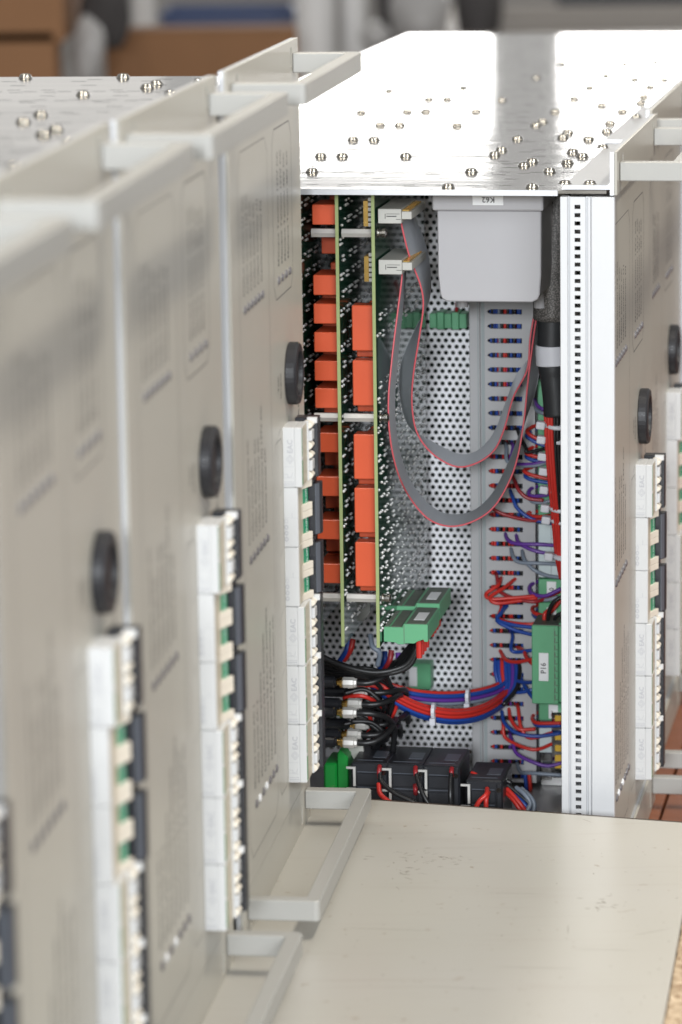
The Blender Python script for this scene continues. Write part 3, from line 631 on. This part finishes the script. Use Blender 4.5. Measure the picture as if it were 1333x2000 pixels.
# fanned blue wires rising into the duct
for k, c_ in enumerate(['blue', 'blue', 'red', 'blue', 'blue', 'purple', 'blue', 'black']):
    part('wire', R, 'fan%d' % k, lambda bm, k=k: tube(bm, [T(968+k*6.5, 1290, 201), T(968+k*6.8, 1312, 196), T(974+k*5, 1345, 192-k), T(962+k*3, 1370+k, 188-2*k)], 1.5), 'wire_'+c_, smooth=True)
# ------------------------------------------------------------------ wiring duct with slots
du = part('wiring_duct', R, 'duct', lambda bm: (box(bm, -118.6, -111.4, 196, 236, 27, 372, .4), box(bm, -111.4, -106.6, 199.6, 202, 27, 372), box(bm, -83.2, -74.6, 199.6, 202, 27, 372), box(bm, -76, -74.6, 202, 236, 27, 372)), 'duct_grey')
part('duct_lid_groove', du, 'duct_g', lambda bm: (box(bm, -113.0, -112.3, 195.7, 196.2, 27, 372), box(bm, -110.8, -108.6, 199.2, 199.7, 27, 372)), 'duct_shade')
zs = [T(1000, 609+28.35*k, 200).z for k in range(33)]
prev = 372
for k, zc in enumerate(zs):
    a, b_ = zc+1.75, prev
    part('duct_finger', du, 'finger%d' % k, lambda bm, a=a, b_=b_: prism(bm, [(-106.6, a-1.2), (-104.2, a), (-83.2, a), (-83.2, b_), (-104.2, b_), (-106.6, b_+1.2 if b_ < 371 else b_)], 1, 199.6, 202), 'duct_grey')
    prev = zc-1.75
part('duct_finger', du, 'finger_last', lambda bm: box(bm, -106.6, -83.2, 199.6, 202, 27, prev), 'duct_grey')
part('duct_back', du, 'duct_back', lambda bm: box(bm, -111, -76.2, 234, 236, 27, 372), 'black_core')
cols = ['blue', 'red', 'blue', 'purple', 'red', 'grey', 'black', 'darkred', 'black', 'black', 'red', 'blue']
rnd = random.Random(5)
for k in range(22):
    x = -105.5+ (k % 11)*2.05+rnd.uniform(-.3, .3); yb = 204.5+2.6*(k//11)
    zz = [372-23*j for j in range(16)]
    for seg in range(3):                    # wires in a duct start and end at the slots
        lo_, hi = (0, 5, 10)[seg], (6, 11, 16)[seg]
        pts = [(x+rnd.uniform(-.7, .7), yb+rnd.uniform(-.5, .5), z) for z in zz[lo_:hi]]
        part('wire', du, 'ductw%d_%d' % (k, seg), lambda bm, pts=pts: tube(bm, pts, 1.02, 6, 4), 'wire_'+cols[(k*5+seg*4+rnd.randrange(3)) % 12], smooth=True)
# ------------------------------------------------------------------ terminal strip right of the duct
def strip(name, py0, py1, m, x0=-72.2, x1=-50, y0=196, y1=226, name2='terminal_block'):
    a, b_ = T(1060, py1, y0).z, T(1060, py0, y0).z
    return part(name2, R, name, lambda bm: box(bm, x0, x1, y0, y1, a, b_, .5), m)
part('dark_gap_strip', R, 'gapstrip', lambda bm: box(bm, -74.4, -72.4, 204, 230, 27, 330), 'black_rubber')  # black strip filling the gap between duct and terminals
for i, (a, b_, m_) in enumerate(((742, 822, 'green_terminal'), (823, 862, 'green_terminal'), (863, 906, 'green_terminal'), (907, 950, 'green_terminal'), (951, 990, 'green_terminal'), (991, 1022, 'green_terminal'), (1024, 1078, 'pale_terminal'), (1079, 1128, 'pale_terminal'), (1131, 1176, 'green_terminal'), (1177, 1222, 'green_terminal'), (1372, 1407, 'green_terminal'), (1412, 1470, 'pale_terminal'))):
    st = strip('strip%d' % i, a, b_, m_)
    zc = (T(1060, a, 196).z+T(1060, b_, 196).z)/2
    if i in (2, 3, 4, 5): part('label', st, 'strip_lab%d' % i, lambda bm, zc=zc: box(bm, -63, -57, 195.4, 195.95, zc-1, zc+4), 'label_white')
    if i == 8:
        part('label', st, 'lab_p10', lambda bm, zc=zc: box(bm, -66.5, -60, 195.4, 195.95, zc-6.5, zc+6.5, .2), 'label_white')
        part('label_lettering', st, 'txt_p10', lambda bm, zc=zc: write(bm, 'P10', 4.6, lambda u, v_: (-61.6-v_, 195.3, zc-4.6+u)), 'print_dark')
    if i == 9: part('label', st, 'lab_pw', lambda bm, zc=zc: box(bm, -66.5, -60, 195.4, 195.95, zc-3, zc+5, .2), 'label_white')
    if i == 10:
        part('label', st, 'lab_p1', lambda bm, zc=zc: box(bm, -65.5, -59, 195.4, 195.95, zc-5, zc+5, .2), 'label_white')
        part('label_lettering', st, 'txt_p1', lambda bm, zc=zc: write(bm, 'P1', 4.6, lambda u, v_: (-60.6-v_, 195.3, zc-3.2+u)), 'print_dark')
    if m_ == 'pale_terminal': part('seam', st, 'strip_seam%d' % i, lambda bm, zc=zc: (box(bm, -63.6, -63.2, 195.8, 196.3, zc-8, zc+8), box(bm, -63.2, -52, 195.8, 196.3, zc-.2, zc+.2)), 'duct_shade')
mr_ = part('mounting_rail', R, 'dinrail', lambda bm: (box(bm, -71, -63.5, 198, 222, 30, 64, .5), box(bm, -62.8, -51, 190, 222, 40, 80, .5), box(bm, -71.5, -50, 204, 222, 24.5, 30)), 'tin')
for zc in (76, 63, 55, 48, 43): part('yellow_clip', mr_, 'yclip', lambda bm: box(bm, -60.5, -56, 188.8, 189.9, -2.2, 2.2, .4), 'yellow', (0, 0, zc))
# big green plug P16
pz0, pz1 = T(1060, 1375, 150).z, T(1060, 1222, 150).z
pg = part('green_plug', R, 'p16', lambda bm: (box(bm, -71.2, -53.2, 150, 182, pz0, pz1, .6), box(bm, -53.1, -49, 152, 182, pz0+1, pz1+1.4, .4)), 'green_terminal')
part('plug_top', pg, 'p16_top', lambda bm: box(bm, -70.6, -50, 150.6, 181, pz1-.3, pz1+.5), 'term_top')
part('label', pg, 'p16_label', lambda bm: box(bm, -66.4, -59.8, 149.3, 149.95, 112, 131.5, .3), 'label_white')
part('label_lettering', pg, 'p16_text', lambda bm: write(bm, 'P16', 5.0, lambda u, v_: (-61.6-v_, 149.2, 117.2+u)), 'print_dark')
part('key_ridge', pg, 'p16_key', lambda bm: [box(bm, -55.8, -55.2, 149.8, 150.4, pz0+3+k*4.9, pz0+6.6+k*4.9) for k in range(10)] and box(bm, -56.0, -55.7, 149.85, 150.4, pz0+1, pz1-1), 'term_top')
part('key_ridge', pg, 'p16_key2', lambda bm: [box(bm, -54.9, -53.6, 149.8, 150.4, pz0+3.0+k*4.95, pz0+3.5+k*4.95) for k in range(10)], 'term_top')
# ------------------------------------------------------------------ sleeved cable bundle
P = [T(1092, 372, 112), T(1086, 450, 116), T(1080, 540, 120), T(1079, 622, 122)]
sl = part('braided_sleeve', R, 'sleeve', lambda bm: tube(bm, P, [7.5+5*min(1, i/14) for i in range(25)], 20), 'braid', smooth=True)
P2 = [T(1079, 615, 122), T(1078, 665, 122), T(1078, 690, 122), T(1080, 720, 122), T(1085, 770, 122), T(1087, 812, 122)]
part('heat_shrink', sl, 'shrink', lambda bm: tube(bm, P2, [9.6]*18+[9.4]*8+[8.9-.06*i for i in range(15)], 20), 'heat_shrink', smooth=True)
part('collar', sl, 'collar', lambda bm: tube(bm, [T(1078, 674, 122), T(1078, 692, 122), T(1079, 712, 122)], 10.6, 24), 'tie_white', smooth=True)
for k, (c_, dx, dy) in enumerate((('red', -20, 0), ('red', -14.5, -3), ('red', -9, -3.5), ('darkred', -17, 5), ('black', -3, -3), ('black', 3, -2), ('black', 10, 2), ('red', -12, 4))):
    part('wire', sl, 'sleevew%d' % k, lambda bm, dx=dx, dy=dy: tube(bm, [T(1086+dx, 800, 122+dy), T(1087+dx*.95, 860, 124+dy), T(1091+dx*.9, 930, 130+dy), T(1096+dx*.8, 1000, 140+dy), T(1102+dx*.75, 1080, 150+dy), T(1108+dx*.6, 1130, 160+dy)], 1.45), 'wire_'+c_, smooth=True)
for k, (px, py) in enumerate(((1086, 832), (1087, 860), (1089, 893), (1091, 922), (1092, 958), (1094, 994), (1096, 1017), (1101, 1088))):
    p = T(px, py, 124+k*3.5)
    te = part('cable_tie', sl, 'stie', lambda bm: lathe(bm, [(7.0, -1.2), (7.3, 0), (7.0, 1.2)], 2, 16), 'tie_white', p, (0.06, .12, 0), smooth=True)
    part('tie_head', te, 'stieh', lambda bm: box(bm, -12.5, -6.5, -6, 0, -2.6, 2.6, 1.0, 2), 'tie_white')
# ------------------------------------------------------------------ wires between duct and terminals
W_ = [('red', [(1056, 828, 205), (1040, 834, 198), (1030, 842, 192), (1040, 852, 190), (1070, 866, 190)]), ('blue', [(1056, 834, 208), (1040, 842, 202), (1029, 850, 194), (1040, 860, 192), (1070, 874, 192)]),
      ('red', [(1056, 868, 205), (1036, 876, 198), (1028, 884, 192), (1040, 890, 190), (1072, 897, 190)]), ('blue', [(1056, 880, 208), (1036, 886, 202), (1028, 892, 194), (1042, 899, 192), (1075, 904, 192)]),
      ('red', [(1056, 908, 205), (1034, 914, 198), (1024, 920, 192), (1040, 928, 190), (1075, 936, 190)]), ('blue', [(1056, 920, 208), (1034, 922, 202), (1026, 930, 194), (1042, 938, 192), (1078, 944, 192)]),
      ('purple', [(1056, 948, 206), (1036, 956, 198), (1036, 968, 192), (1060, 968, 190), (1078, 964, 190)]), ('grey', [(1054, 952, 208), (1032, 960, 200), (1038, 978, 193), (1060, 982, 191), (1080, 976, 191)]),
      ('darkred', [(998, 925, 202), (1006, 940, 194), (1014, 958, 190), (1032, 973, 189), (1062, 977, 190)]), ('blue', [(996, 955, 202), (1002, 972, 192), (1012, 994, 188), (1040, 1014, 187), (1085, 1024, 190)]),
      ('red', [(1054, 998, 206), (1032, 1002, 198), (1040, 1008, 192), (1062, 1009, 190), (1088, 1004, 190)]),
      ('purple', [(987, 1040, 202), (992, 1054, 192), (1010, 1062, 188), (1050, 1063, 187), (1096, 1066, 190)]), ('purple', [(1008, 1042, 202), (1014, 1060, 191), (1040, 1074, 187), (1075, 1082, 188), (1096, 1083, 190)]),
      ('grey', [(998, 1068, 202), (1002, 1086, 192), (1014, 1098, 188), (1050, 1100, 187), (1096, 1102, 190)]), ('grey', [(1020, 1072, 202), (1024, 1092, 191), (1042, 1112, 187), (1068, 1124, 188), (1096, 1128, 190)]),
      ('red', [(980, 1126, 202), (974, 1142, 188), (950, 1160, 182), (960, 1170, 180), (1000, 1168, 182), (1048, 1164, 186)]), ('red', [(1010, 1128, 202), (985, 1148, 188), (958, 1166, 180), (970, 1178, 178), (1010, 1174, 182), (1050, 1168, 186)]),
      ('blue', [(986, 1178, 202), (980, 1196, 190), (972, 1210, 184), (1000, 1220, 180), (1044, 1226, 178)]), ('blue', [(994, 1180, 202), (974, 1204, 188), (975, 1216, 182), (1010, 1232, 180), (1044, 1240, 178)]),
      ('purple', [(1054, 1134, 206), (1036, 1144, 196), (1038, 1158, 188), (1064, 1164, 184), (1096, 1150, 184)]), ('grey', [(1054, 1146, 208), (1036, 1154, 198), (1042, 1168, 190), (1066, 1172, 186), (1090, 1166, 186)]),
      ('red', [(1052, 1180, 206), (1040, 1188, 196), (1046, 1198, 186), (1070, 1200, 182), (1096, 1172, 182)]), ('blue', [(1050, 1186, 207), (1042, 1200, 198), (1052, 1208, 188), (1062, 1206, 186)]),
      ('black', [(1070, 1222, 165), (1072, 1196, 162), (1082, 1176, 160), (1100, 1164, 160)]), ('black', [(1082, 1222, 168), (1086, 1205, 165), (1100, 1196, 164)]), ('red', [(1064, 1222, 166), (1064, 1200, 166), (1074, 1190, 170)]),
      ('red', [(976, 1268, 202), (988, 1288, 188), (1010, 1293, 180), (1040, 1288, 172), (1046, 1296, 170)]), ('red', [(1010, 1264, 202), (1022, 1270, 190), (1030, 1286, 180), (1044, 1300, 172)]),
      ('blue', [(992, 1322, 200), (1010, 1330, 190), (1030, 1333, 182), (1044, 1332, 176)]), ('blue', [(1008, 1300, 202), (1022, 1334, 190), (1036, 1356, 180), (1046, 1368, 176)]),
      ('red', [(994, 1380, 202), (998, 1404, 192), (1014, 1424, 186), (1046, 1424, 188)]), ('blue', [(980, 1385, 202), (986, 1412, 190), (1010, 1432, 184), (1050, 1438, 184), (1096, 1432, 188)]),
      ('red', [(1050, 1390, 206), (1040, 1402, 196), (1050, 1412, 188), (1096, 1412, 186)]), ('blue', [(1050, 1396, 207), (1042, 1408, 197), (1054, 1418, 189), (1096, 1417, 187)]),
      ('purple', [(996, 1432, 202), (1002, 1452, 190), (1010, 1472, 184), (1040, 1488, 180), (1070, 1496, 180), (1098, 1490, 182)]), ('grey', [(1010, 1490, 202), (1018, 1508, 192), (1040, 1510, 184), (1098, 1514, 184)]),
      ('purple', [(1044, 780, 200), (1050, 792, 190), (1062, 800, 186)]), ('grey', [(1044, 790, 200), (1050, 802, 190), (1062, 808, 186)]),
      ('blue', [(1026, 1512, 190), (1028, 1535, 190), (1030, 1560, 190)]), ('red', [(1034, 1512, 190), (1036, 1535, 190), (1036, 1560, 190)])]
for k, (c_, pts) in enumerate(W_):
    part('wire', R, 'tw%d' % k, lambda bm, pts=pts: tube(bm, [T(*p) for p in pts], 1.35), 'wire_'+c_, smooth=True)
rnd = random.Random(21)
for k in range(10):                          # slack loops leaving the duct slots
    z0 = T(1000, 640+28.35*rnd.randrange(3, 31), 200).z; x0 = rnd.uniform(-103, -85); dz = rnd.uniform(-16, 6); c_ = rnd.choice(['red', 'blue', 'blue', 'purple', 'grey', 'black', 'red', 'darkred'])
    pts = [(x0, 204, z0), (x0+2, 195, z0-2), (x0+rnd.uniform(2, 8), 188+rnd.uniform(-6, 3), z0-8+dz*.3), (-76+rnd.uniform(-3, 2), 186+rnd.uniform(-4, 4), z0-6+dz), (-62, 192, z0-3+dz), (-54, 197, z0+dz)]
    part('wire', R, 'slack%d' % k, lambda bm, pts=pts: tube(bm, pts, 1.3), 'wire_'+c_, smooth=True)
for k in range(15):                          # tangle of black leads behind the coaxial connectors
    x0, z0 = rnd.uniform(-178, -166), rnd.uniform(92, 132); y0 = rnd.uniform(70, 110)
    pts = [(x0-14, y0, z0+rnd.uniform(-3, 3)), (x0, y0+rnd.uniform(-4, 6), z0), (x0+rnd.uniform(6, 12), y0+8, z0-rnd.uniform(4, 12)), (x0+rnd.uniform(2, 13), y0+18, z0-rnd.uniform(14, 26)), (x0+rnd.uniform(-6, 6), y0+24, 76)]
    part('wire', R, 'tangle%d' % k, lambda bm, pts=pts: tube(bm, pts, 1.5), 'wire_'+('black' if k % 7 else 'red'), smooth=True)
# ------------------------------------------------------------------ black terminal blocks at the bottom
def f_blk(bm):
    box(bm, -12.3, 12.3, 0, 46, -44, 0, 1.0)
    for z in (-11, -22, -33): box(bm, -8.6, 7.6, -.9, 0, z-4.2, z+4.2, .5)
    box(bm, 8.4, 11.6, -1.4, 0, -40, -2, .4)
def f_clip(bm):
    for z0, z1 in ((-15.5, -2.5), (-31, -16.8)):
        box(bm, 3.0, 4.6, -2.2, -.95, z0, z1); box(bm, -1.6, 3.0, -2.2, -.95, z1-1.4, z1)
for i, (px, py) in enumerate(((722, 1490), (792, 1493), (862, 1496), (946, 1524))):
    p = T(px, py, 62); bk = part('fuse_block', R, 'blk', f_blk, 'dark_plastic', p)
    part('spring_clip', bk, 'blkclip', f_clip, 'steel', (-13.6, 0, 0))
    part('face_line', bk, 'blkface', lambda bm: [box(bm, -8, 7, -1.1, -.88, z-.25, z+.25) for z in (-6, -16.4, -27)], 'dark_facet')
    part('top_marking', bk, 'blktop', lambda bm: (box(bm, -9, 8, 6, 7, 0, .2), box(bm, 0, 9, 14, 30, 0, .25)), 'dark_facet')
    part('contact_screw', bk, 'blkscr', lambda bm: lathe(bm, [(1.7, -1.7), (1.4, -.9)], 1, 10), 'nickel', (9.9, 0, -6))
for k, (c_, pts) in enumerate((('darkred', [(742, 1496, 58), (741, 1506, 54), (742, 1520, 54)]), ('black', [(742, 1508, 54), (746, 1528, 50), (770, 1548, 46), (806, 1566, 44), (830, 1580, 44)]), ('red', [(740, 1530, 50), (742, 1548, 46), (750, 1558, 44), (764, 1568, 42)]),
    ('darkred', [(812, 1498, 58), (812, 1508, 54), (813, 1515, 54)]), ('black', [(813, 1510, 54), (820, 1535, 48), (832, 1562, 44), (848, 1585, 44)]), ('darkred', [(811, 1534, 56), (812, 1542, 52), (812, 1550, 56)]),
    ('black', [(882, 1506, 56), (880, 1530, 50), (880, 1556, 46), (882, 1590, 46)]), ('darkred', [(883, 1500, 58), (882, 1508, 55), (882, 1516, 56)]),
    ('red', [(952, 1540, 58), (950, 1552, 50), (936, 1566, 48), (924, 1590, 48)]), ('red', [(954, 1546, 56), (950, 1562, 50), (950, 1592, 50)]),
    ('red', [(990, 1540, 80), (1005, 1556, 76), (1018, 1572, 74), (1030, 1590, 74)]), ('red', [(990, 1548, 80), (1003, 1562, 76), (1014, 1578, 74), (1024, 1594, 74)]), ('blue', [(992, 1544, 82), (1008, 1556, 80), (1026, 1572, 78), (1040, 1592, 78)]),
    ('black', [(990, 1532, 84), (1010, 1548, 82), (1030, 1566, 80), (1050, 1592, 80)]), ('grey', [(1008, 1538, 84), (1024, 1550, 78), (1036, 1568, 76), (1030, 1584, 74)]), ('grey', [(1018, 1540, 86), (1036, 1556, 80), (1044, 1572, 78), (1040, 1592, 76)]),
    ('black', [(920, 1510, 90), (945, 1512, 86), (970, 1516, 84), (1000, 1530, 84)]), ('red', [(922, 1510, 80), (930, 1514, 78), (940, 1520, 80)]))):
    part('wire', R, 'bw%d' % k, lambda bm, pts=pts: tube(bm, [T(*p) for p in pts], 1.6), 'wire_'+c_, smooth=True)
p = T(650, 1508, 75)
ge = part('earth_terminal', R, 'earth', lambda bm: (box(bm, -6, 2.8, 0, 30, -16, 6, 1.2), prism(bm, [(3, -16), (10, -16), (10, 10), (4.5, 15), (3, 12)], 1, 2, 30, .5)), 'green_bright', p)
gb = part('green_plug', R, 'gplug_low', lambda bm: box(bm, *[v for v in (T(800, 1345, 245).x, T(842, 1345, 245).x)], 245, 259, T(800, 1346, 245).z, T(800, 1296, 245).z, .5), 'green_terminal')
part('label', gb, 'gplug_low_l', lambda bm: box(bm, T(794, 1340, 245).x+2, T(810, 1340, 245).x+2, 244.3, 244.9, T(800, 1340, 245).z, T(800, 1302, 245).z, .2), 'label_white')
part('divider', R, 'divid', lambda bm: prism(bm, [(-190, 84), (-178, 88), (-176, 74), (-181, 66)], 1, 90, 93), 'connector_grey')
# added dark sheet, its colour stands for the unlit space behind the perforations
part('side_cover_or_backing', right[1], 'hole_backing', lambda bm: box(bm, -358, -36, 12, 13.5, 24.1, 456.9), 'dark_green')
# ================================================================== background, far behind and out of focus
def bgpt(px, py, Y): return local(Vector((0, 0, 0)), Vector((1, 0, 0)), Vector((0, 1, 0)), px, py, 1, Y)
def carton(px0, px1, pyt, Y, depth, h, label, rz=0.0):
    a, b_ = bgpt(px0, pyt, Y), bgpt(px1, pyt, Y); wd = b_.x-a.x
    o = thing('cardboard_box', ((a.x+b_.x)/2, Y, a.z-h), rz, label, 'box', 'cardboard boxes behind the racks')
    k = 'carton%d' % px0
    part('carton_body', o, k, lambda bm: box(bm, -wd/2, wd/2, 0, depth, 0, h, 3), 'cardboard')
    part('top_flap', o, k+'f', lambda bm: box(bm, -wd/2+2, wd/2-2, 1, depth/2-2, h+.2, h+4, 1), 'cardboard'); part('top_flap', o, k+'f', lambda bm: None, 'cardboard', (0, depth/2+1, 0))
    part('packing_tape', o, k+'t', lambda bm: box(bm, -wd/2+3, wd/2-3, depth/2-25, depth/2+25, h+4.1, h+4.5), 'tape')
    return o
carton(205, 580, 64, 6720, 130, 608, 'large brown cardboard box behind the left rack row')
carton(-160, 108, 64, 6240, 150, 528, 'brown cardboard box at the far left, under another box')
carton(-190, 122, -60, 6240, 544, 128, 'flat brown cardboard box on top at the far left')
def post(px0, px1, pyb, Y, label, mt, rad=None):
    a, b_ = bgpt(px0, pyb, Y), bgpt(px1, pyb, Y); r_ = (b_.x-a.x)/2
    o = thing('steel_post', ((a.x+b_.x)/2, Y, -850), 0, label, 'post')
    part('shaft', o, 'post%d' % px0, lambda bm: lathe(bm, [(r_, 4), (r_, bgpt(px0, -60, Y).z+850)], 2, 28), mt, smooth=False)
    part('foot_plate', o, 'post%df' % px0, lambda bm: box(bm, -r_*1.5, r_*1.5, -r_*1.5, r_*1.5, 0, 4), mt); return o
post(578, 655, 60, 7360, 'thick pale grey post behind the large carton', 'post_paint')
post(668, 716, 60, 7680, 'slimmer white post right of the thick pale one', 'post_paint')
post(262, 306, 100, 7520, 'thin white post behind the cartons at the left', 'post_paint')
def blob(name, px, py, Y, rx, rz_, label, cat, mt, seed):
    p = bgpt(px, py, Y); o_ = bmesh.new(); bmesh.ops.create_icosphere(o_, subdivisions=3, radius=1)
    rnd_ = random.Random(seed); ph = [rnd_.uniform(0, 6) for _ in range(6)]
    for v_ in o_.verts:
        c = v_.co; k = 1+.14*math.sin(3*c.x+ph[0])*math.cos(2.6*c.z+ph[1])+.08*math.sin(6*c.y+ph[2]+3*c.z)
        v_.co = Vector((c.x*rx*k, c.y*rx*k, max(c.z, -.86)*rz_*k))
    me = finish(o_, name, True); me.materials.append(MATS[mt]); ob = bpy.data.objects.new(name, me); C.objects.link(ob); ob.location = p*MM; return tag(ob, label, cat)
# bench at the back carrying the smaller things
Yb = 7200; zb = bgpt(600, 110, Yb).z
bb = thing('back_bench', (0, 8000, -850), 0, 'grey brown bench across the back', 'bench')
part('bench_top', bb, 'bb_top', lambda bm: box(bm, 240, 3800, -880, 800, zb-40+850, zb+850, 3), 'grey_bench')
for lx, ly in ((330, -800), (3700, -800), (330, 720), (3700, 720)): part('leg', bb, 'bb_leg', lambda bm: box(bm, -25, 25, -25, 25, 0, zb+808, 2), 'tin_dark', (lx, ly, 0))
blob('dark_bag', 205, 5, 6480, 46, 100, 'black bag between the cartons', 'bag', 'dark_cloth', 1)
blob('plastic_bag', 172, 98, 6336, 27, 58, 'crumpled white bag between the cartons at the left', 'bag', 'white_film', 2)
blob('plastic_bag', 735, 70, 7280, 28, 26, 'small white bag right of the posts', 'bag', 'white_film', 3)
blob('plastic_bag', 820, 30, 7360, 64, 70, 'larger white bag standing on the back bench', 'bag', 'white_film', 4)
blob('dark_bag', 775, 30, 7840, 42, 150, 'dark bag behind the white bags', 'bag', 'dark_cloth', 5)
blob('dark_bag', 935, 20, 7840, 48, 130, 'dark grey bag at the left end of the far bench', 'bag', 'dark_cloth', 6)
def crate(px0, px1, pyt, pyb, Y, label, mt, cat='crate'):
    a, b_ = bgpt(px0, pyb, Y), bgpt(px1, pyt, Y); wd, h = b_.x-a.x, b_.z-a.z
    o = thing('plastic_crate', ((a.x+b_.x)/2, Y, a.z), 0, label, cat); k = 'crate%d' % px0
    part('crate_body', o, k, lambda bm: (box(bm, -wd/2, wd/2, 0, 6, 0, h, 1), box(bm, -wd/2, -wd/2+6, 6, 260, 0, h, 1), box(bm, wd/2-6, wd/2, 6, 260, 0, h, 1), box(bm, -wd/2, wd/2, 254, 260, 0, h, 1), box(bm, -wd/2+6, wd/2-6, 6, 254, 0, 5)), mt)
    part('crate_rim', o, k+'r', lambda bm: box(bm, -wd/2-6, wd/2+6, -6, -.2, h-14, h, 2), mt); return o
crate(318, 575, 20, 66, 7600, 'dark blue plastic crate behind the large carton', 'blue_plastic')
crate(960, 1420, 22, 66, 7840, 'wide grey brown crate on the back bench', 'grey_bench')
crate(1090, 1400, -60, 12, 8160, 'black crate at the top right behind the shiny covers', 'dark_plastic')
